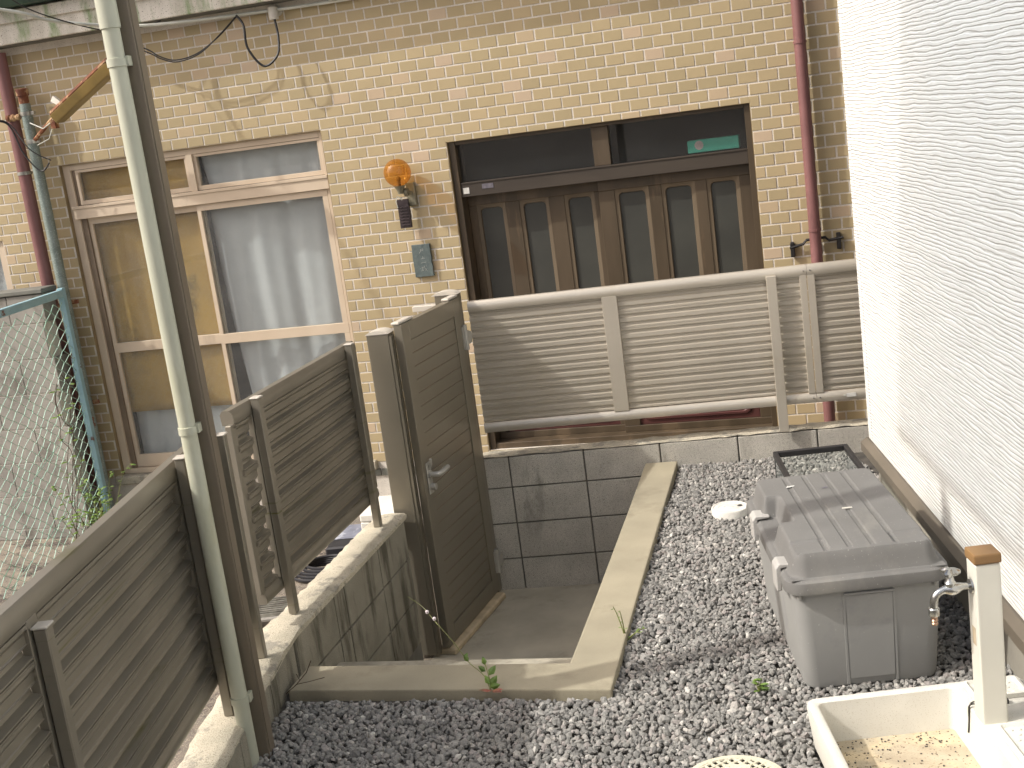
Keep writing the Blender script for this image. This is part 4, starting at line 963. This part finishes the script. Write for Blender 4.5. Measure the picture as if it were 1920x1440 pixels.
# local: x to the right (into the house), y away from the camera; the wall we see is at x = 0, its far corner at y = 0
zs = .27
MB().add([(0, -7, zs), (0, -.068, zs), (0, -.068, 6), (0, -7, 6), (.03, -7, zs), (.03, -.068, zs), (.03, -.068, 6), (.03, -7, 6)], [(0, 1, 2, 3), (0, 4, 5, 1), (4, 7, 6, 5), (1, 5, 6, 2)]).build('siding', 'siding', H)
MB().box(-.003, .06, -.066, .003, zs, 6).build('corner_board', 'siding', H, bevel=.003)
MB().box(.061, 6, -.03, 0, zs, 6).build('end_wall', 'siding', H)
MB().prism([(-.008, zs - .004), (-.034, zs - .022), (-.034, zs - .062), (.02, zs - .062), (.02, zs - .004)], -7, .034, 'y').build('base_flashing', 'flashing', H)
MB().box(.021, 6, .0, .036, zs - .062, zs - .004).build('base_flashing', 'flashing', H)
MB().box(.025, 5.9, -7, -.02, -.1, zs - .063).build('foundation', 'foundation', H)
MB().box(.03, 6, -7, -.03, zs, 6).build('core', 'foundation', H)

# ================================================================== YARD THINGS
# --- storage box
BA = R_(11.5)
SB = thing('storage_box', 'large grey plastic storage box with ribbed lid by the white house', 'storage box', (3.058, -3.535, 0), BA)
rings = []
for z, w_, d_, r_ in ((.004, .410, .755, .045), (.03, .418, .768, .045), (.20, .436, .80, .045), (.345, .450, .826, .045)):
    rings.append(rr(w_, d_, r_, z, 6))
MB().loft(rings).build('body', 'bin_body', SB, smooth=True)
for x in (-.075, .075):
    MB().add([(x * 1.0 - .004, -.385 - .001, .01), (x * 1.0 + .004, -.385 - .001, .01), (x * 1.02 + .004, -.4145, .335), (x * 1.02 - .004, -.4145, .335), (x - .004, -.37, .01), (x + .004, -.37, .01), (x * 1.02 + .004, -.40, .335), (x * 1.02 - .004, -.40, .335)], [(0, 1, 2, 3), (0, 3, 7, 4), (1, 5, 6, 2), (3, 2, 6, 7)]).build('front_rib', 'bin_body', SB)
MB().box(-.078, .078, -.4195, -.40, .318, .326).build('handle_lip', 'bin_body', SB, bevel=.002)
MB().add([(-.069, -.3885, .03), (.069, -.3885, .03), (.071, -.4135, .315), (-.071, -.4135, .315)], [(0, 1, 2, 3)]).build('front_panel', 'bin_body', SB)
for x in (-.21, .20): MB().box(x - .006, x + .006, -.42, -.39, .32, .345).build('stop_lug', 'bin_body', SB, bevel=.002)
# lid: rim and moulded top as one height field
rim = [rr(.462, .842, .05, .338, 6), rr(.498, .878, .062, .342, 6), rr(.502, .882, .064, .360, 6), rr(.496, .876, .062, .378, 6), rr(.474, .854, .056, .386, 6)]
lid = MB().loft(rim, True, True).build('lid', 'bin_lid', SB, smooth=True)
NX, NY = 150, 170; LW_, LD = .470, .850
gx = np.linspace(-LW_ / 2, LW_ / 2, NX + 1); gy = np.linspace(-LD / 2, LD / 2, NY + 1)
def sstep(a, b, x): t_ = np.clip((x - a) / (b - a), 0, 1); return t_ * t_ * (3 - 2 * t_)
X, Y = np.meshgrid(gx, gy)
def inset(X_, Y_, hw, hd, r_):
    qx, qy = np.abs(X_) - (hw - r_), np.abs(Y_) - (hd - r_)
    return r_ - (np.hypot(np.maximum(qx, 0), np.maximum(qy, 0)) + np.minimum(np.maximum(qx, qy), 0))
dn = inset(X, Y, .231, .418, .055)
h = sstep(.0, .030, dn)
notch = sstep(-.150, -.178, X) * sstep(.140, .112, np.abs(Y - .045))         # hollow between the latches on the left side
notch2 = sstep(.115, .150, X) * sstep(.155, .125, np.abs(Y - .045))
h = h * (1 - notch)
top = .072 * h
for xg in (-.105, -.035, .035, .105):
    gsh = sstep(.0095, .0070, np.abs(X - xg)) * sstep(.385, .36, np.abs(Y)) * sstep(.03, .06, dn)
    top -= .0045 * gsh
for sx in (-1, 1):
    pad = sstep(.055, .052, np.abs(X - sx * .155)) * sstep(.052, .049, np.abs(Y + .330)) * sstep(.012, .03, dn)
    top -= .007 * pad
V_ = np.c_[X.ravel(), Y.ravel(), (.3865 + top).ravel()]
F_ = [(j * (NX + 1) + i, j * (NX + 1) + i + 1, (j + 1) * (NX + 1) + i + 1, (j + 1) * (NX + 1) + i) for j in range(NY) for i in range(NX)]
MB().add([tuple(p) for p in V_], F_).build('lid_top', 'bin_lid', lid, smooth=True)
for y in (-.285, .18): MB().prism([(-.262, .315), (-.246, .315), (-.244, .39), (-.20, .394), (-.20, .402), (-.25, .405), (-.262, .39)], y - .036, y + .036, 'y').build('latch', 'bin_latch', SB, bevel=.003)
MB().add([(-.12, .255, .4600), (-.09, .262, .4600), (-.085, .275, .4600), (-.112, .272, .4600)], [(0, 1, 2, 3)]).build('paper_scrap', 'sticker', lid)
MB().add([(.0, .205, .4600), (.022, .208, .4600), (.018, .222, .4600), (.002, .22, .4600)], [(0, 1, 2, 3)]).build('paper_scrap', 'sticker_grey', lid)
MB().add([(.015, -.03, .4600), (.05, -.03, .4600), (.05, -.018, .4600), (.018, -.016, .4600)], [(0, 1, 2, 3)]).build('paper_scrap', 'box_cream', lid)

# --- glass tank behind the box
T = thing('glass_tank', 'empty glass tank with black plastic rim behind the grey storage box', 'glass tank', (2.995, -2.46, 0), R_(10))
def frame(z0, z1, w_, d_, t_):
    return MB().box(-w_ / 2, w_ / 2, d_ / 2 - t_, d_ / 2, z0, z1).box(-w_ / 2, w_ / 2, -d_ / 2, -d_ / 2 + t_, z0, z1).box(-w_ / 2, -w_ / 2 + t_, -d_ / 2 + t_, d_ / 2 - t_, z0, z1).box(w_ / 2 - t_, w_ / 2, -d_ / 2 + t_, d_ / 2 - t_, z0, z1)
frame(.262, .288, .325, .46, .020).build('rim', 'tank_rim', T, bevel=.003)
frame(.012, .034, .325, .46, .018).build('base_rim', 'tank_rim', T, bevel=.002)
for b_ in ((-.155, .155, .219, .223, .035, .261), (-.155, .155, -.223, -.219, .035, .261), (-.157, -.153, -.217, .217, .035, .261), (.153, .157, -.217, .217, .035, .261)):
    MB().box(*b_).build('pane', 'glass_clear', T)
for sx in (-1, 1): MB().box(sx * .157 - .002, sx * .157 + .002, .219, .226, .035, .262).build('seal', 'tank_rim', T)

# --- tap post with faucet
PA = R_(13)
TP = thing('tap_post', 'cream square water tap post with tan cap beside the basin', 'tap post', (3.432, -4.378, .118), PA)
MB().box(-.036, .030, -.034, .034, .0, .468).build('post', 'tap_post', TP, bevel=.006, seg=3)
MB().box(-.039, .033, -.037, .037, .470, .497).build('cap', 'tap_cap', TP, bevel=.005, seg=2)
FA = MB().tube(smooth_path([(-.037, 0, .400), (-.060, 0, .402), (-.085, 0, .398), (-.108, 0, .398), (-.128, 0, .388), (-.137, 0, .368), (-.138, 0, .350)], 6), [.0085] * 4 + [.0088, .009, .0095, .0105, .012, .0135, .015, .016, .0165, .0165, .016, .015, .0135, .012, .011, .0105] + [.0103] * 17, 14).build('faucet', 'chrome', TP, smooth=True)
MB().lathe([(.001, 0), (.021, 0), (.020, -.005), (.010, -.008)], (-.0365, 0, .400), 20, 'x').build('flange', 'chrome', FA, smooth=True)
MB().lathe([(.013, 0), (.015, .012), (.011, .018), (.009, .032), (.001, .033)], (-.092, 0, .405), 16).build('bonnet', 'chrome', FA, smooth=True)
kn = []
for k in range(36):
    a = 2 * math.pi * k / 36; r_ = .021 + .0085 * math.cos(3 * a); kn.append((r_, a))
MB().loft([[(-.092 + r_ * .8 * math.cos(a), r_ * .8 * math.sin(a), .437) for r_, a in kn], [(-.092 + r_ * math.cos(a), r_ * math.sin(a), .442) for r_, a in kn], [(-.092 + r_ * math.cos(a), r_ * math.sin(a), .449) for r_, a in kn], [(-.092 + r_ * .55 * math.cos(a), r_ * .55 * math.sin(a), .456) for r_, a in kn]]).build('knob', 'chrome', FA, smooth=True)
MB().lathe([(.0135, -.022), (.0145, -.02), (.0145, -.003), (.012, 0)], (-.138, 0, .352), 16).build('collar', 'chrome', FA, smooth=True)
MB().lathe([(.0085, -.026), (.0095, -.022), (.007, -.018), (.0095, -.014), (.007, -.010), (.0095, -.006), (.008, 0)], (-.138, 0, .330), 14).build('hose_tip', 'copper', FA, smooth=True)
MB().box(-.0368, -.0362, -.012, .012, .235, .285).build('mark', 'lid_tan', TP)

# --- cast basin (local x to the house, y away from the camera)
PN = thing('wash_basin', 'cream cast floor basin with gritty bottom under the tap', 'basin', (2.935, -4.262, 0), PA)
wi, ln_ = .615, .60; zr_ = .135
bx = .425                                          # inner right wall of the bowl
outer = [(0, 0), (wi, 0), (wi, -ln_), (0, -ln_)]
def rect(x0, x1, y0, y1, z, r_): return [(x, y, z) for x, y, _ in rr(x1 - x0, y0 - y1, r_, 0, 4, (x0 + x1) / 2, (y0 + y1) / 2)]
MB().loft([rect(.012, wi - .012, -.012, -ln_ + .012, .004, .03), rect(0, wi, 0, -ln_, zr_ - .012, .035), rect(.003, wi - .003, -.003, -ln_ + .003, zr_ - .002, .034), rect(.010, wi - .010, -.010, -ln_ + .010, zr_, .03),
           rect(.026, bx, -.026, -ln_ + .026, zr_, .022), rect(.031, bx - .004, -.031, -ln_ + .031, zr_ - .004, .02), rect(.045, bx - .016, -.043, -ln_ + .043, .012, .016)], True, False).build('bowl', 'pan', PN, smooth=True)
MB().add([(x, y, .0125) for x, y, _ in rect(.0452, bx - .0162, -.0432, -ln_ + .0432, 0, .016)], [tuple(range(20))]).build('grit_bottom', 'pan_sand', PN)
pebs = MB()
for k in range(150):
    u = random.random(); x = .06 + (bx - .09) * random.random() ** (.7 if u > .5 else 1.3); y = -.05 - (ln_ - .1) * random.random() ** 1.6
    r_ = random.uniform(.0012, .0034); pebs.lathe([(.0003, 0), (r_, r_ * .3), (r_ * .8, r_ * .9), (.0003, r_ * 1.1)], (x, y, .0128), 5)
pebs.build('grit', 'groove_dirt', PN, kind='stuff')
for y0, y1 in ((-.03, -.135), (-.285, -.50)):
    MB().loft([rect(bx + .018, wi - .02, y0, y1, zr_ + .0015, .014), rect(bx + .018, wi - .02, y0, y1, zr_ + .014, .014), rect(bx + .026, wi - .028, y0 - .008, y1 + .008, zr_ + .016, .01), rect(bx + .032, wi - .034, y0 - .014, y1 + .014, zr_ + .007, .008)], False, True).build('ledge_tray', 'pan', PN, smooth=True)
    nrow = 4 if y1 < -.2 else 2
    dm = MB()
    for i in range(5):
        for j in range(7 if nrow == 4 else 3):
            x = bx + .048 + i * .022 + (.011 if j % 2 else 0); y = y0 - .028 - j * .026
            if x > wi - .045: continue
            dm.lathe([(.0068, 0), (.006, .0022), (.003, .003), (.0005, .0031)], (x, y, zr_ + .0072), 9)
    dm.build('dimples', 'pan', PN, kind='stuff', smooth=True)
MB().box(bx + .012, bx + .016, -.235, -.285, .055, .085).build('maker_mark', 'hinge_grey', PN) if False else None
pc_ = MB().tube(smooth_path([(bx + .055, -.150, zr_ + .012), (bx + .02, -.155, zr_ + .016), (bx - .006, -.16, zr_ + .008), (bx - .010, -.162, .10), (bx - .014, -.164, .065), (bx - .008, -.158, .095), (bx - .004, -.158, zr_ + .006), (bx + .02, -.165, zr_ + .010)], 8), .0022, 6)
o = pc_.build('plug_chain', 'chain', smooth=True)
o.matrix_world = Matrix.Translation((2.935, -4.262, 0)) @ Matrix.Rotation(PA, 4, 'Z')
tag(o, 'small metal plug chain hanging over the inner edge of the basin', 'chain')
o = MB().lathe([(.001, 0), (.014, 0), (.016, .008), (.008, .016), (.001, .018)], (bx + .05, -.158, zr_ + .002), 14).box(bx + .055, bx + .10, -.166, -.150, zr_ + .002, zr_ + .014).build('plug', 'chain', smooth=True)
o.matrix_world = Matrix.Translation((2.935, -4.262, 0)) @ Matrix.Rotation(PA, 4, 'Z')
tag(o, 'dark drain plug lying on the basin ledge behind the tap post', 'plug')

# --- inspection covers in the gravel
t = thing('drain_cover', 'small white round drain cover in the gravel left of the box', 'drain cover', (2.582, -2.236, .012))
MB().lathe([(.084, -.03), (.084, .018), (.081, .022), (.074, .022), (.072, .020), (.050, .021), (.048, .0195), (.046, .021), (.024, .0215), (.022, .020), (.020, .0215), (.001, .022)], (0, 0, 0), 40).build('lid', 'lid_white', t, smooth=True)
MB().lathe([(.012, .0222), (.011, .024), (.001, .024)], (.045, .010, 0), 7).build('finger_hole', 'soil', t)
t = thing('manhole_cover', 'cream round inspection cover with lattice pattern at the bottom edge', 'manhole cover', (2.745, -4.527, 0))
MB().lathe([(.150, -.03), (.150, .018), (.147, .023), (.132, .023), (.130, .018), (.001, .018)], (0, 0, 0), 56).build('rim', 'lid_cream', t, smooth=True)
MB().lathe([(.1295, .0182), (.001, .0182)], (0, 0, .0006), 48).build('field', 'lid_tan', t)
lt = MB()
for sgn in (1, -1):
    for k in range(-6, 7):
        off = k * .021; hl = math.sqrt(max(.129 ** 2 - off ** 2, 0))
        if hl < .02: continue
        c_, s2 = math.cos(R_(45 * sgn)), math.sin(R_(45 * sgn))
        px_, py_ = -s2 * off, c_ * off
        a_ = (px_ - c_ * hl, py_ - s2 * hl); b2 = (px_ + c_ * hl, py_ + s2 * hl); w_ = .0028
        z_ = .0232 if sgn == 1 else .0228
        lt.add([(a_[0] + s2 * w_, a_[1] - c_ * w_, z_), (b2[0] + s2 * w_, b2[1] - c_ * w_, z_), (b2[0] - s2 * w_, b2[1] + c_ * w_, z_), (a_[0] - s2 * w_, a_[1] + c_ * w_, z_),
                (a_[0] + s2 * w_ * 1.5, a_[1] - c_ * w_ * 1.5, .0187), (b2[0] + s2 * w_ * 1.5, b2[1] - c_ * w_ * 1.5, .0187), (b2[0] - s2 * w_ * 1.5, b2[1] + c_ * w_ * 1.5, .0187), (a_[0] - s2 * w_ * 1.5, a_[1] + c_ * w_ * 1.5, .0187)],
               [(0, 1, 2, 3), (4, 5, 1, 0), (6, 7, 3, 2)])
lt.build('lattice', 'lid_cream', t)
MB().box(-.035, .040, .052, .095, .019, .0255).build('label_plate', 'lid_cream', t, bevel=.002)

# --- small plants
rg = random.Random(21)
t = thing('weed', 'thin flowering weed leaning left across the front kerb', 'weed', (1.905, -3.975, .028))
sm = MB(); lf = MB()
pts = smooth_path([(0, 0, 0), (-.03, .04, .035), (-.10, .11, .05), (-.20, .26, .06), (-.30, .38, .085), (-.36, .44, .115), (-.42, .46, .15)], 6)
sm.tube(pts, [.0020 - .0012 * i / len(pts) for i in range(len(pts))], 5)
sm.tube(smooth_path([(0, 0, 0), (.002, .005, .03), (-.012, .02, .085)], 4), .0016, 5)
for p, d_, l_ in (((0, .0, .012), (.6, .2, .8), .045), ((0, 0, .02), (-.5, .4, .8), .035), ((-.012, .02, .08), (-.3, .3, 1), .03), ((.0, .006, .05), (.5, .5, .6), .04), ((-.012, .015, .06), (-.8, .2, .5), .032), ((-.10, .11, .05), (-.4, 0, .8), .03), ((-.12, .13, .05), (.3, .4, .6), .025), ((0, 0, .01), (.9, -.2, .3), .04)):
    leaf_faces(lf, Vector(p), Vector(d_), Vector((0.1, -1, .3)), l_, l_ * .30)
sm.build('stem', 'stem_green', t); lf.build('leaves', 'leaf', t)
pt = MB()
for q in ((-.30, .38, .085), (-.335, .41, .10)): pt.lathe([(.001, 0), (.006, .004), (.007, .012), (.002, .016)], q, 8)
pt.build('flower', 'petal', t)
rl = MB()
for a in (-.2, .9, 2.4): leaf_faces(rl, Vector((.01, -.015, .004)), Vector((math.cos(a), -.4 + .3 * math.sin(a), .25)), Vector((0, 0, 1)), .045, .012)
rl.build('red_leaves', 'leaf_red', t)
plant('weed', 'spindly dry weed at the right edge of the long kerb', (2.30, -3.56, 0), [(-.035, .01, .13, .0), (-.015, .02, .11, .0), (.06, -.02, .05, .01), (.07, .04, .04, .01)], .014, rg, leafs=5)
plant('weed', 'tiny bright green sprout in the gravel before the storage box', (2.785, -3.96, 0), [(.012, 0, .05, 0), (-.014, .005, .045, 0), (.002, -.012, .04, 0)], .032, rg, leafs=4)
t = thing('dry_twig', 'dark dry twig lying at the left end of the front kerb', 'twig', (1.20, -3.96, .03))
MB().tube([(-.03, -.03, .0), (0, 0, .02), (.03, .03, .05), (.045, .05, .085)], .0016, 5).tube([(0, 0, .02), (.05, .0, .03), (.10, .02, .035)], .0012, 5).tube([(.01, .01, .03), (-.01, .03, .045)], .001, 5).build('twig', 'twig', t)
